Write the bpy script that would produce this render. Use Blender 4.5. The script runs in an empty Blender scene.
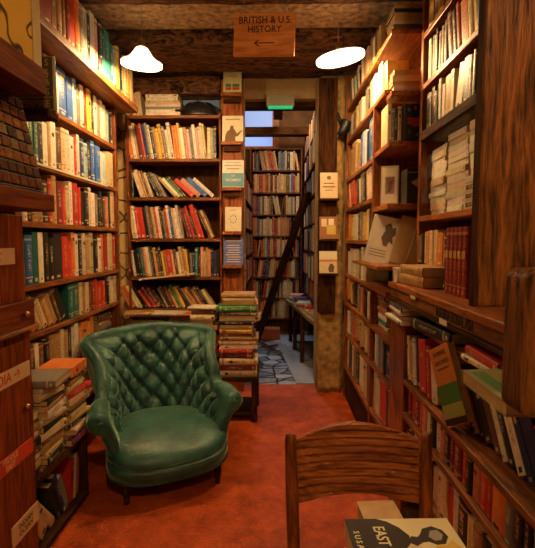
import bpy, bmesh, math, random
from mathutils import Vector, Matrix, noise
C = bpy.context.scene.collection
R = math.radians
PI = math.pi
sc = bpy.context.scene

# ------------------------------------------------------------------ camera, world, exposure
cd = bpy.data.cameras.new('camera'); cam = bpy.data.objects.new('camera', cd); C.objects.link(cam)
cam.location = (0, 0, 1.45)
cam.rotation_euler = (PI/2 - math.atan(34/440), 0, math.atan(7.5/440))
cd.sensor_fit = 'HORIZONTAL'; cd.sensor_width = 36; cd.lens = 440/535*36; cd.clip_start = .05
sc.camera = cam
vs = sc.view_settings
vs.view_transform = 'Standard'; vs.look = 'None'; vs.gamma = 1; vs.use_curve_mapping = False
vs.exposure = 0.46
w = bpy.data.worlds.new('world'); sc.world = w; w.use_nodes = True
w.node_tree.nodes['Background'].inputs[0].default_value = (1.0, .56, .24, 1)
w.node_tree.nodes['Background'].inputs[1].default_value = .11
LAMP_W = 33
LAMP_COL = (1.0, .60, .26)

# ------------------------------------------------------------------ material helpers
def newmat(name):
    m = bpy.data.materials.new(name); m.use_nodes = True
    nt = m.node_tree; b = nt.nodes['Principled BSDF']
    return m, nt, b
def node(nt, t, **k):
    n = nt.nodes.new(t)
    for a, v in k.items(): setattr(n, a, v)
    return n
def plain(name, col, rough=.6, metal=0, emit=None, es=0, bump=0, bscale=60, var=0):
    m, nt, b = newmat(name)
    b.inputs['Base Color'].default_value = (*col, 1); b.inputs['Roughness'].default_value = rough
    b.inputs['Metallic'].default_value = metal
    if emit: b.inputs['Emission Color'].default_value = (*emit, 1); b.inputs['Emission Strength'].default_value = es
    if bump or var:
        tc = node(nt, 'ShaderNodeTexCoord'); nz = node(nt, 'ShaderNodeTexNoise'); nz.inputs['Scale'].default_value = bscale
        nz.inputs['Detail'].default_value = 5
        nt.links.new(tc.outputs['Object'], nz.inputs['Vector'])
        if bump:
            bp = node(nt, 'ShaderNodeBump'); bp.inputs['Strength'].default_value = bump; bp.inputs['Distance'].default_value = .01
            nt.links.new(nz.outputs['Fac'], bp.inputs['Height']); nt.links.new(bp.outputs[0], b.inputs['Normal'])
        if var:
            cr = node(nt, 'ShaderNodeValToRGB'); cr.color_ramp.elements[0].position = .3; cr.color_ramp.elements[1].position = .7
            cr.color_ramp.elements[0].color = (*[c*(1-var) for c in col], 1); cr.color_ramp.elements[1].color = (*[min(1, c*(1+var)) for c in col], 1)
            nt.links.new(nz.outputs['Fac'], cr.inputs[0]); nt.links.new(cr.outputs[0], b.inputs['Base Color'])
    return m
def wood(name, c1, c2, axis='X', scale=6, rough=.45, bump=.25, world=False):
    m, nt, b = newmat(name)
    tc = node(nt, 'ShaderNodeTexCoord'); mp = node(nt, 'ShaderNodeMapping')
    s = {'X': (1, 9, 9), 'Y': (9, 1, 9), 'Z': (9, 9, 1), 'B': (4, 9, 9)}[axis]
    mp.inputs['Scale'].default_value = [v*scale/6 for v in s]
    n1 = node(nt, 'ShaderNodeTexNoise'); n1.inputs['Scale'].default_value = 3.2; n1.inputs['Detail'].default_value = 8
    n1.inputs['Distortion'].default_value = 1.6
    n2 = node(nt, 'ShaderNodeTexNoise'); n2.inputs['Scale'].default_value = 14; n2.inputs['Detail'].default_value = 6
    cr = node(nt, 'ShaderNodeValToRGB')
    cr.color_ramp.elements[0].position = .34; cr.color_ramp.elements[1].position = .66
    cr.color_ramp.elements[0].color = (*c1, 1); cr.color_ramp.elements[1].color = (*c2, 1)
    mx = node(nt, 'ShaderNodeMath', operation='MULTIPLY_ADD'); mx.inputs[1].default_value = .35
    sb = node(nt, 'ShaderNodeMath', operation='SUBTRACT'); sb.inputs[1].default_value = .17
    L = nt.links.new
    L(tc.outputs['Object'], mp.inputs[0]); L(mp.outputs[0], n1.inputs['Vector']); L(mp.outputs[0], n2.inputs['Vector'])
    L(n2.outputs['Fac'], mx.inputs[0]); L(n1.outputs['Fac'], mx.inputs[2]); L(mx.outputs[0], sb.inputs[0]); L(sb.outputs[0], cr.inputs[0])
    L(cr.outputs[0], b.inputs['Base Color'])
    bp = node(nt, 'ShaderNodeBump'); bp.inputs['Strength'].default_value = bump; bp.inputs['Distance'].default_value = .01
    L(sb.outputs[0], bp.inputs['Height']); L(bp.outputs[0], b.inputs['Normal'])
    b.inputs['Roughness'].default_value = rough; b.inputs['Specular IOR Level'].default_value = .2 if (c2[0] > .15 and 'cabinet' not in name) else .05
    return m

W_SHELF_Y = wood('shelf_wood_y', (.10, .032, .008), (.32, .115, .028), 'Y')
W_SHELF_X = wood('shelf_wood_x', (.07, .022, .006), (.26, .09, .024), 'X')
W_SHELF_Z = wood('shelf_wood_z', (.07, .018, .005), (.24, .07, .018), 'Z')
W_RED_Y = wood('red_wood_y', (.12, .030, .007), (.42, .14, .028), 'Y', rough=.35)
W_RED_Z = wood('red_wood_z', (.09, .020, .005), (.34, .10, .02), 'Z', rough=.35)
W_DARK_X = wood('dark_wood_x', (.022, .009, .004), (.085, .034, .012), 'X', rough=.75)
W_DARK_Y = wood('dark_wood_y', (.022, .009, .004), (.085, .034, .012), 'Y', rough=.75)
W_DARK_Z = wood('dark_wood_z', (.018, .007, .003), (.075, .028, .01), 'Z', rough=.75)
W_POST = wood('door_wood', (.022, .007, .002), (.20, .070, .016), 'Z', scale=11, rough=.4, bump=.5)
W_CAB = wood('cabinet_wood', (.075, .014, .004), (.26, .055, .013), 'Z', scale=4, rough=.3)
W_CAB_Y = wood('cabinet_wood_y', (.075, .014, .004), (.20, .05, .013), 'Y', scale=4, rough=.6)
W_CHAIR = wood('chair_wood', (.16, .04, .01), (.46, .15, .04), 'X', scale=7, rough=.28)
W_CHAIRZ = wood('chair_wood_z', (.09, .02, .006), (.30, .08, .02), 'Z', scale=7, rough=.28)
W_BEAM = wood('beam_wood', (.014, .006, .003), (.20, .088, .034), 'B', scale=4, rough=.8, bump=1.6)
W_SIGN = wood('sign_wood', (.55, .16, .03), (.88, .36, .08), 'X', scale=4, rough=.4)
W_COL = wood('column_wood', (.12, .028, .008), (.38, .11, .03), 'Z', scale=4, rough=.4)
BLACK = plain('black', (.008, .007, .006), .45)
INK = plain('ink', (.015, .008, .006), .7)
METAL = plain('chain_metal', (.35, .3, .22), .4, .9)
BRASS = plain('brass', (.6, .38, .12), .3, 1)
WHITE = plain('white_card', (.75, .68, .52), .6)
CREAM = plain('cream_card', (.66, .55, .34), .6)
BLUECARD = plain('blue_card', (.10, .14, .42), .6, var=.25, bscale=40)
PAPER = plain('paper', (.62, .47, .25), .85, bump=.3, bscale=200)

def mat_book():
    m, nt, b = newmat('book_cover'); L = nt.links.new
    ca = node(nt, 'ShaderNodeVertexColor', layer_name='Col'); cb = node(nt, 'ShaderNodeVertexColor', layer_name='Acc')
    uv = node(nt, 'ShaderNodeUVMap', uv_map='sp'); sd = node(nt, 'ShaderNodeUVMap', uv_map='seed')
    s1 = node(nt, 'ShaderNodeSeparateXYZ'); s2 = node(nt, 'ShaderNodeSeparateXYZ')
    L(uv.outputs[0], s1.inputs[0]); L(sd.outputs[0], s2.inputs[0])
    def mth(op, a, bb=None):
        n = node(nt, 'ShaderNodeMath', operation=op)
        for i, v in enumerate((a, bb)):
            if v is None: continue
            if isinstance(v, (int, float)): n.inputs[i].default_value = v
            else: L(v, n.inputs[i])
        return n.outputs[0]
    u, v, q, st = s1.outputs[0], s1.outputs[1], s2.outputs[0], s2.outputs[1]
    cmb = node(nt, 'ShaderNodeCombineXYZ')
    L(mth('MULTIPLY', u, 3.4), cmb.inputs[0]); L(mth('MULTIPLY', v, 44), cmb.inputs[1]); L(mth('MULTIPLY', q, 60), cmb.inputs[2])
    nz = node(nt, 'ShaderNodeTexNoise'); nz.inputs['Scale'].default_value = 1; nz.inputs['Detail'].default_value = 1
    L(cmb.outputs[0], nz.inputs['Vector'])
    t = mth('MULTIPLY', mth('GREATER_THAN', nz.outputs['Fac'], .53), mth('GREATER_THAN', st, .22))
    inu = mth('MULTIPLY', mth('GREATER_THAN', u, .32), mth('LESS_THAN', u, .68))
    lo = mth('MULTIPLY_ADD', q, .2); nt.nodes[-1].inputs[2].default_value = .25
    inv = mth('MULTIPLY', mth('GREATER_THAN', v, lo), mth('LESS_THAN', v, .80))
    txt = mth('MULTIPLY', mth('MULTIPLY', inu, inv), t)
    foot = mth('MULTIPLY', mth('MULTIPLY', mth('GREATER_THAN', u, .3), mth('LESS_THAN', u, .7)), mth('MULTIPLY', mth('GREATER_THAN', v, .05), mth('LESS_THAN', v, .10)))
    onsp = mth('GREATER_THAN', u, -.5)
    bd = mth('MULTIPLY', mth('MULTIPLY', mth('GREATER_THAN', v, .89), mth('LESS_THAN', v, .925)), mth('MULTIPLY', onsp, mth('GREATER_THAN', st, .55)))
    bd2 = mth('MULTIPLY', mth('MULTIPLY', mth('GREATER_THAN', v, .13), mth('LESS_THAN', v, .16)), mth('MULTIPLY', onsp, mth('GREATER_THAN', st, .7)))
    mask = mth('MAXIMUM', mth('MAXIMUM', txt, foot), mth('MAXIMUM', bd, bd2))
    mask = mth('MULTIPLY', mask, .62)
    mx = node(nt, 'ShaderNodeMix', data_type='RGBA')
    L(mask, mx.inputs[0]); L(ca.outputs[0], mx.inputs[6]); L(cb.outputs[0], mx.inputs[7])
    tc = node(nt, 'ShaderNodeTexCoord'); n3 = node(nt, 'ShaderNodeTexNoise'); n3.inputs['Scale'].default_value = 35; n3.inputs['Detail'].default_value = 5
    L(tc.outputs['Object'], n3.inputs['Vector'])
    h = node(nt, 'ShaderNodeHueSaturation'); L(mx.outputs[2], h.inputs['Color'])
    vv = mth('MULTIPLY_ADD', n3.outputs['Fac'], .7); nt.nodes[-1].inputs[2].default_value = .62
    L(vv, h.inputs['Value']); L(h.outputs[0], b.inputs['Base Color'])
    b.inputs['Roughness'].default_value = .42
    return m
BOOK = mat_book()
def mat_pages():
    m, nt, b = newmat('book_pages'); L = nt.links.new
    tc = node(nt, 'ShaderNodeTexCoord'); mp = node(nt, 'ShaderNodeMapping'); mp.inputs['Scale'].default_value = (900, 12, 12)
    nz = node(nt, 'ShaderNodeTexNoise'); nz.inputs['Scale'].default_value = 1
    L(tc.outputs['Object'], mp.inputs[0]); L(mp.outputs[0], nz.inputs['Vector'])
    cr = node(nt, 'ShaderNodeValToRGB'); cr.color_ramp.elements[0].position = .35; cr.color_ramp.elements[1].position = .65
    cr.color_ramp.elements[0].color = (.42, .27, .11, 1); cr.color_ramp.elements[1].color = (.72, .54, .28, 1)
    L(nz.outputs['Fac'], cr.inputs[0]); L(cr.outputs[0], b.inputs['Base Color']); b.inputs['Roughness'].default_value = .9
    return m
PAGES = mat_pages()

# ------------------------------------------------------------------ mesh helpers
class MB:
    def __init__(s): s.v = []; s.f = []; s.mi = []; s.smooth = False
    def add(s, vs, fs, mi=0):
        o = len(s.v); s.v += [tuple(x) for x in vs]; s.f += [tuple(i+o for i in f) for f in fs]; s.mi += [mi]*len(fs); return s
    def box(s, x0, x1, y0, y1, z0, z1, M=None, mi=0):
        vs = [Vector((x, y, z)) for x in (x0, x1) for y in (y0, y1) for z in (z0, z1)]
        if M is not None: vs = [M @ p for p in vs]
        return s.add(vs, [(0, 1, 3, 2), (4, 6, 7, 5), (0, 4, 5, 1), (2, 3, 7, 6), (0, 2, 6, 4), (1, 5, 7, 3)], mi)
    def bar(s, a, b, wx, wy, up=(0, 0, 1), mi=0):
        a = Vector(a); b = Vector(b); d = (b-a).normalized(); up = Vector(up)
        if abs(d.dot(up)) > .95: up = Vector((0, 1, 0))
        x = d.cross(up).normalized(); y = x.cross(d)
        vs = [p + x*i*wx/2 + y*j*wy/2 for p in (a, b) for i, j in ((-1, -1), (1, -1), (1, 1), (-1, 1))]
        return s.add(vs, [(3, 2, 1, 0), (4, 5, 6, 7), (0, 1, 5, 4), (1, 2, 6, 5), (2, 3, 7, 6), (3, 0, 4, 7)], mi)
    def tube(s, pts, r, n=8, mi=0, caps=True):
        pts = [Vector(p) for p in pts]
        rs = r if isinstance(r, (list, tuple)) else [r]*len(pts)
        rings = []
        px = None
        for i, p in enumerate(pts):
            d = (pts[min(i+1, len(pts)-1)] - pts[max(i-1, 0)]).normalized()
            if px is None: px = d.orthogonal().normalized()
            px = (px - d*px.dot(d)).normalized(); py = d.cross(px)
            rings.append([p + (px*math.cos(a) + py*math.sin(a))*rs[i] for a in [2*PI*k/n for k in range(n)]])
        vs = [q for r_ in rings for q in r_]; fs = []
        for i in range(len(pts)-1):
            for k in range(n):
                a = i*n+k; b_ = i*n+(k+1) % n; fs.append((a, b_, b_+n, a+n))
        if caps: fs.append(tuple(range(n-1, -1, -1))); fs.append(tuple((len(pts)-1)*n+k for k in range(n)))
        return s.add(vs, fs, mi)
    def lathe(s, prof, n=24, M=None, mi=0):
        vs = [Vector((r*math.cos(2*PI*k/n), r*math.sin(2*PI*k/n), z)) for r, z in prof for k in range(n)]
        if M is not None: vs = [M @ p for p in vs]
        fs = [(i*n+k, i*n+(k+1) % n, (i+1)*n+(k+1) % n, (i+1)*n+k) for i in range(len(prof)-1) for k in range(n)]
        return s.add(vs, fs, mi)
    def prism(s, poly, z0, z1, M=None, mi=0):
        n = len(poly); vs = [Vector((x, y, z)) for z in (z0, z1) for x, y in poly]
        if M is not None: vs = [M @ p for p in vs]
        fs = [tuple(range(n-1, -1, -1)), tuple(range(n, 2*n))] + [(i, (i+1) % n, (i+1) % n+n, i+n) for i in range(n)]
        return s.add(vs, fs, mi)
    def build(s, name, mats, parent=None, bevel=0, smooth=False, loc=None, subsurf=0):
        me = bpy.data.meshes.new(name); me.from_pydata(s.v, [], s.f)
        if not isinstance(mats, (list, tuple)): mats = [mats]
        for m in mats: me.materials.append(m)
        if len(mats) > 1: me.polygons.foreach_set('material_index', s.mi)
        bm = bmesh.new(); bm.from_mesh(me); bmesh.ops.recalc_face_normals(bm, faces=bm.faces); bm.to_mesh(me); bm.free()
        if smooth: me.polygons.foreach_set('use_smooth', [True]*len(me.polygons))
        me.update()
        o = bpy.data.objects.new(name, me); C.objects.link(o)
        if parent is not None: o.parent = parent
        if loc is not None: o.location = loc
        if bevel:
            b = o.modifiers.new('bevel', 'BEVEL'); b.width = bevel; b.segments = 2; b.limit_method = 'ANGLE'
        if subsurf:
            b = o.modifiers.new('sub', 'SUBSURF'); b.levels = subsurf; b.render_levels = subsurf
        return o
def box(*a): return MB().box(*a)
def tag(o, label=None, cat=None, group=None, kind=None):
    if label: o['label'] = label
    if cat: o['category'] = cat
    if group: o['group'] = group
    if kind: o['kind'] = kind
    return o
def empty(name, loc=(0, 0, 0), rz=0, M=None):
    o = bpy.data.objects.new(name, None); C.objects.link(o); o.empty_display_size = .05
    if M is not None: o.matrix_world = M
    else: o.location = loc; o.rotation_euler = (0, 0, rz)
    return o
def struct(name, mb, mat, **k): return tag(mb.build(name, mat, **k), kind='structure')
def text_obj(name, s, size, M, mat, parent=None, align='CENTER', ext=.0008, label=None, sx=1):
    cu = bpy.data.curves.new('t', 'FONT'); cu.body = s; cu.size = size; cu.align_x = align; cu.align_y = 'CENTER'; cu.extrude = ext
    cu.resolution_u = 3; cu.offset = size*.012
    t = bpy.data.objects.new('t', cu); C.objects.link(t)
    dg = bpy.context.evaluated_depsgraph_get(); me = bpy.data.meshes.new_from_object(t.evaluated_get(dg))
    bpy.data.objects.remove(t); bpy.data.curves.remove(cu)
    me.name = name; me.materials.clear(); me.materials.append(mat)
    me.transform(M @ Matrix.Diagonal((sx, 1, 1, 1)))
    o = bpy.data.objects.new(name, me); C.objects.link(o)
    if parent is not None: o.parent = parent
    if label: o['label'] = label
    return o
# frames: u = to the right as seen from the front, n = towards the viewer
def frame(u, n, origin):
    u = Vector(u).normalized(); n = Vector(n).normalized(); o = Vector(origin)
    return Matrix(((u.x, -n.x, 0, o.x), (u.y, -n.y, 0, o.y), (u.z, -n.z, 1, o.z), (0, 0, 0, 1)))
def textframe(origin, u, n):   # x=u, y=up, z=n
    u = Vector(u).normalized(); n = Vector(n).normalized(); v = n.cross(u); o = Vector(origin)
    return Matrix(((u.x, v.x, n.x, o.x), (u.y, v.y, n.y, o.y), (u.z, v.z, n.z, o.z), (0, 0, 0, 1)))
FR = {'L': ((0, 1, 0), (1, 0, 0)), 'K': ((1, 0, 0), (0, -1, 0)), 'R': ((0, -1, 0), (-1, 0, 0))}

# ------------------------------------------------------------------ room shell
def floor_mat():
    m, nt, b = newmat('red_floor'); L = nt.links.new
    tc = node(nt, 'ShaderNodeTexCoord'); n1 = node(nt, 'ShaderNodeTexNoise'); n1.inputs['Scale'].default_value = 5; n1.inputs['Detail'].default_value = 12
    n1.inputs['Roughness'].default_value = .82
    cr = node(nt, 'ShaderNodeValToRGB'); e = cr.color_ramp.elements
    e[0].position = .36; e[0].color = (.22, .024, .005, 1); e[1].position = .64; e[1].color = (.62, .115, .022, 1)
    n2 = node(nt, 'ShaderNodeTexNoise'); n2.inputs['Scale'].default_value = 70; n2.inputs['Detail'].default_value = 6
    bp = node(nt, 'ShaderNodeBump'); bp.inputs['Strength'].default_value = .5; bp.inputs['Distance'].default_value = .01
    L(tc.outputs['Object'], n1.inputs[0]); L(tc.outputs['Object'], n2.inputs[0]); L(n1.outputs[0], cr.inputs[0]); L(cr.outputs[0], b.inputs[0])
    L(n2.outputs[0], bp.inputs['Height']); L(bp.outputs[0], b.inputs['Normal']); b.inputs['Roughness'].default_value = .5; b.inputs['Specular IOR Level'].default_value = .2
    return m
def stone_mat(name, c1, c2, cj, scale, joint=.03, bump=1.0, rough=.8):
    m, nt, b = newmat(name); L = nt.links.new
    tc = node(nt, 'ShaderNodeTexCoord')
    v1 = node(nt, 'ShaderNodeTexVoronoi', feature='DISTANCE_TO_EDGE'); v1.inputs['Scale'].default_value = scale
    v2 = node(nt, 'ShaderNodeTexVoronoi'); v2.inputs['Scale'].default_value = scale
    nz = node(nt, 'ShaderNodeTexNoise'); nz.inputs['Scale'].default_value = 18; nz.inputs['Detail'].default_value = 8
    for n in (v1, v2, nz): L(tc.outputs['Object'], n.inputs['Vector'])
    cr = node(nt, 'ShaderNodeValToRGB'); e = cr.color_ramp.elements
    e[0].position = .2; e[0].color = (*c1, 1); e[1].position = .8; e[1].color = (*c2, 1)
    sp = node(nt, 'ShaderNodeSeparateColor'); L(v2.outputs['Color'], sp.inputs[0])
    md = node(nt, 'ShaderNodeMath', operation='MULTIPLY_ADD'); md.inputs[1].default_value = .5
    ml = node(nt, 'ShaderNodeMath', operation='MULTIPLY'); ml.inputs[1].default_value = .5
    L(nz.outputs[0], ml.inputs[0]); L(sp.outputs[0], md.inputs[0]); L(ml.outputs[0], md.inputs[2]); L(md.outputs[0], cr.inputs[0])
    rp = node(nt, 'ShaderNodeMapRange'); rp.inputs[1].default_value = joint*.4; rp.inputs[2].default_value = joint
    L(v1.outputs['Distance'], rp.inputs[0])
    mx = node(nt, 'ShaderNodeMix', data_type='RGBA'); L(rp.outputs[0], mx.inputs[0]); mx.inputs[6].default_value = (*cj, 1); L(cr.outputs[0], mx.inputs[7])
    L(mx.outputs[2], b.inputs[0])
    ad = node(nt, 'ShaderNodeMath', operation='MULTIPLY_ADD'); ad.inputs[1].default_value = .5; L(nz.outputs[0], ad.inputs[0]); L(rp.outputs[0], ad.inputs[2])
    bp = node(nt, 'ShaderNodeBump'); bp.inputs['Strength'].default_value = bump; bp.inputs['Distance'].default_value = .015
    L(ad.outputs[0], bp.inputs['Height']); L(bp.outputs[0], b.inputs['Normal']); b.inputs['Roughness'].default_value = rough
    return m
STONE = stone_mat('rubble_wall', (.50, .30, .10), (.85, .64, .30), (.14, .08, .03), 5.5, .04)
PAVE = stone_mat('crazy_paving', (.08, .09, .11), (.50, .51, .52), (.010, .010, .014), 6.0, .07, 1.0, .45)
PLASTER = plain('rough_plaster', (.40, .26, .12), .9, bump=1.6, bscale=22, var=.6)
BEIGE = plain('beige_plaster', (.40, .27, .13), .9, bump=.2, bscale=30, var=.08)
MARBLE = plain('pale_stone', (.36, .37, .38), .4, bump=.2, bscale=12, var=.18)
POSTST = plain('old_stone', (.36, .22, .07), .8, bump=.8, bscale=16, var=.5)

struct('floor', box(-1.6, 1.2, -.6, 4.34, -.05, 0), floor_mat())
struct('floor_back', box(-1.6, 1.2, 4.34, 7.0, -.05, -.004), PAVE)
mb = MB(); mb.prism([(-.06, 6.9), (.22, 4.36), (.62, 4.36), (.62, 6.9)], -.004, .006)
struct('trim_1', mb, MARBLE)
struct('ceiling', box(-1.6, 1.2, -.6, 4.3, 3.0, 3.1), PLASTER)
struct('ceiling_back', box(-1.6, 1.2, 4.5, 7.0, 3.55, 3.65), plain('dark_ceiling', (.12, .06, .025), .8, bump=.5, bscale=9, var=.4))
struct('wall_left', box(-1.62, -1.52, -.6, 4.3, 0, 3.0), STONE)
struct('wall_right', box(.98, 1.08, -.6, 4.3, 0, 3.0), PLASTER)
mb = MB(); mb.box(-1.62, -.30, 4.32, 4.48, 0, 3.0)
struct('wall_back', mb, STONE)
struct('wall_back_right', box(.40, 1.08, 4.30, 4.48, 0, 3.0), BEIGE)
struct('wall_lintel', box(-.30, .40, 4.46, 4.56, 2.84, 3.55), BEIGE)
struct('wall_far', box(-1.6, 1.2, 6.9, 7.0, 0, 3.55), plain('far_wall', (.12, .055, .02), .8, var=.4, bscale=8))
struct('wall_back_left', box(-.80, -.70, 4.48, 6.9, 0, 3.55), BEIGE)
struct('wall_far_right', box(.75, .85, 4.48, 6.9, 0, 3.55), BEIGE)

def rough_beam(name, x0, x1, y0, y1, z0, z1, seed, label):
    nx = 60; prof = []
    m = 5
    loop = [(y0 + (y1-y0)*i/m, z0) for i in range(m)] + [(y1, z0+(z1-z0)*i/m) for i in range(m)] + [(y1-(y1-y0)*i/m, z1) for i in range(m)] + [(y0, z1-(z1-z0)*i/m) for i in range(m)]
    vs = []; fs = []; n = len(loop)
    for i in range(nx+1):
        x = x0+(x1-x0)*i/nx
        for j, (y, z) in enumerate(loop):
            d = noise.noise(Vector((x*2.2, y*14+seed, z*14)))*.022 + noise.noise(Vector((x*6, y*30+seed, z*30)))*.010
            cy, cz = (y0+y1)/2, (z0+z1)/2; v = Vector((0, y-cy, z-cz)).normalized()
            vs.append((x, y+v.y*d, z+v.z*d))
    for i in range(nx):
        for j in range(n): fs.append((i*n+j, i*n+(j+1) % n, (i+1)*n+(j+1) % n, (i+1)*n+j))
    fs += [tuple(range(n)), tuple(nx*n+j for j in range(n))]
    o = MB().add(vs, fs).build(name, W_BEAM); tag(o, kind='structure'); return o
rough_beam('trim_2', -1.52, .98, 2.30, 2.88, 2.93, 3.04, 1, '')
rough_beam('trim_3', -1.52, .98, 3.36, 3.92, 2.90, 3.04, 7, '')
rough_beam('trim_4', -1.52, .98, 1.30, 1.75, 2.93, 3.04, 12, '')
rough_beam('trim_5', -1.52, .62, 4.02, 4.30, 2.975, 3.05, 17, '')
rough_beam('trim_6', -1.50, -.50, 4.12, 4.31, 2.78, 2.93, 23, '')
# stone pier and dark plank right of the opening
def rough_block(x0, x1, y0, y1, z0, z1, amp, nz=40, k=5):
    m = 6; loop = []
    for i in range(m): loop.append((x0+(x1-x0)*i/m, y0))
    for i in range(m): loop.append((x1, y0+(y1-y0)*i/m))
    for i in range(m): loop.append((x1-(x1-x0)*i/m, y1))
    for i in range(m): loop.append((x0, y1-(y1-y0)*i/m))
    vs = []; n = len(loop); fs = []
    for i in range(nz+1):
        z = z0+(z1-z0)*i/nz
        for x, y in loop:
            d = noise.noise(Vector((x*k, y*k, z*k)))*amp; v = Vector((x-(x0+x1)/2, y-(y0+y1)/2, 0)).normalized()
            vs.append((x+v.x*d, y+v.y*d, z))
    for i in range(nz):
        for j in range(n): fs.append((i*n+j, i*n+(j+1) % n, (i+1)*n+(j+1) % n, (i+1)*n+j))
    fs += [tuple(range(n)), tuple(nz*n+j for j in range(n))]
    return MB().add(vs, fs)
struct('trim_7', rough_block(.405, .63, 4.10, 4.32, 0, 2.93, .03), POSTST, smooth=True)
struct('trim_8', box(.395, .555, 4.02, 4.09, .78, 2.88), W_DARK_Z, bevel=.006)
# back room window
SKYB = plain('window_daylight', (.2, .3, .6), .5, emit=(.20, .34, .72), es=.65)
struct('window_1', box(-.62, -.04, 6.86, 6.89, 2.86, 3.48), SKYB)
mb = MB()
for a in ((-.66, -.62, 2.84, 3.50), (-.04, .06, 2.84, 3.50)): mb.box(a[0], a[1], 6.80, 6.89, a[2], a[3])
for z in (2.82, 3.47): mb.box(-.66, .06, 6.79, 6.885, z, z+.045)
struct('trim_9', mb, W_RED_Y)
struct('trim_10', box(-.68, .73, 6.30, 6.48, 2.93, 3.03), W_DARK_X)
struct('trim_11', box(-.68, .73, 4.58, 4.74, 2.80, 2.93), W_DARK_X)
struct('trim_12', box(-.02, .10, 4.76, 6.28, 3.12, 3.22), W_DARK_Y)

# ------------------------------------------------------------------ colours of books
PAL = {
 'w': ('white', (.72, .66, .52)), 'c': ('cream', (.66, .52, .29)), 't': ('tan', (.46, .27, .10)), 'k': ('black', (.018, .015, .014)),
 'r': ('red', (.52, .035, .02)), 'd': ('maroon', (.17, .018, .014)), 'o': ('orange', (.66, .19, .035)), 'y': ('yellow', (.70, .44, .07)),
 'g': ('green', (.05, .22, .06)), 'e': ('teal', (.02, .16, .14)), 'b': ('blue', (.03, .14, .48)), 'n': ('navy', (.015, .03, .11)),
 's': ('grey', (.22, .20, .17)), 'p': ('pink', (.62, .27, .18)), 'u': ('brown', (.15, .065, .03)), 'l': ('pale blue', (.34, .46, .50)),
 'v': ('purple', (.17, .05, .14))}
ACC = {'w': [(.05, .04, .05), (.45, .04, .02), (.03, .08, .3)], 'c': [(.08, .04, .02), (.4, .05, .02), (.02, .1, .08)], 't': [(.05, .02, .01), (.75, .62, .35)],
 'y': [(.05, .03, .02), (.5, .04, .02)], 'l': [(.03, .05, .2), (.8, .75, .6)], 'p': [(.08, .02, .02), (.8, .7, .5)], 's': [(.8, .72, .5), (.05, .04, .03)]}
ACCD = [(.75, .66, .45), (.7, .45, .12), (.78, .72, .58)]
PLANS = []       # every ordinary book of the place, before it is decided which are built one by one
class Plan: pass
def plan_book(key, M, t, d, h, code, rng, row, phrase, style=None, fixed=None):
    p = Plan(); p.key = key; p.M = M; p.t = t; p.d = d; p.h = h; p.c = code.lower(); p.row = row; p.phrase = phrase
    base = PAL[p.c][1]; j = rng.uniform(.78, 1.2)
    p.col = tuple(min(.9, max(.004, b*j*rng.uniform(.93, 1.07))) for b in base)
    p.acc = rng.choice(ACC.get(p.c, ACCD)); p.seed = rng.random(); p.st = rng.random() if style is None else style
    if row in ('D0', 'D1', 'D2', 'B0', 'B1'): p.st = .1 + .05*p.st
    p.lab = rng.random() if row not in ('D0', 'D1', 'D2', 'B0', 'B1') else .9; p.fixed = fixed
    PLANS.append(p); return p
STACKS = set()
def row(key, phrase, fr, plane, z, s0, s1, seq, hr, depth=.16, jit=.008):
    rng = random.Random(key)
    u, n = FR[fr]; u = Vector(u); n = Vector(n)
    items = []; lean = 0; gap = 0
    for tok in seq.split():
        if tok[0] == '>': lean = R(float(tok[1:])); continue
        if tok[0] == '<': lean = -R(float(tok[1:])); continue
        if tok == '_': gap += .05; continue
        thick = tok[0].isupper()
        t = rng.uniform(.020, .034)*(1.65 if thick else 1)
        h = rng.uniform(*hr)
        if thick: h = max(h, (hr[0]+hr[1])/2)
        if len(tok) > 1: h = hr[1]*float(tok[1:])
        items.append([tok[0], t, h, lean, gap]); gap = 0
    tot_t = sum(i[1]/math.cos(i[3]) for i in items)
    tot_g = 0
    for i, it in enumerate(items):
        if i:
            a, b = items[i-1], it
            if b[3] < a[3] - 1e-4: it[4] += .8*min(a[2], b[2])*(math.tan(a[3])-math.tan(b[3]))
        tot_g += it[4]
    k = (abs(s1-s0)-tot_g-.0006*len(items))/tot_t
    s = s0
    for i, (c, t, h, a, g) in enumerate(items):
        t *= k; s += g
        h += 0
        adv = t/math.cos(a)
        # lean about the axis n, base corner on the shelf
        y = rng.uniform(0, jit)
        base = Vector((0, 0, z))
        if fr == 'K': org = Vector((s, plane, z))
        elif fr == 'L': org = Vector((plane, s, z))
        else: org = Vector((plane, -s, z))
        org = org - n*y
        M = frame(u, n, org)
        ca, sa = math.cos(a), math.sin(a)
        if a >= 0: T = Matrix.Translation((adv - t*ca, 0, t*sa+.0004))
        else: T = Matrix.Translation((0, 0, .0004))
        # rotation in local x-z: +a tips the top towards +x
        Rm = Matrix(((ca, 0, sa, 0), (0, 1, 0, 0), (-sa, 0, ca, 0), (0, 0, 0, 1)))
        plan_book('%s:%d' % (key, i), M @ T @ Rm, t, min(depth, h*.8)*rng.uniform(.92, 1), h, c, rng, key, phrase)
        s += adv + .0006
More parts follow.
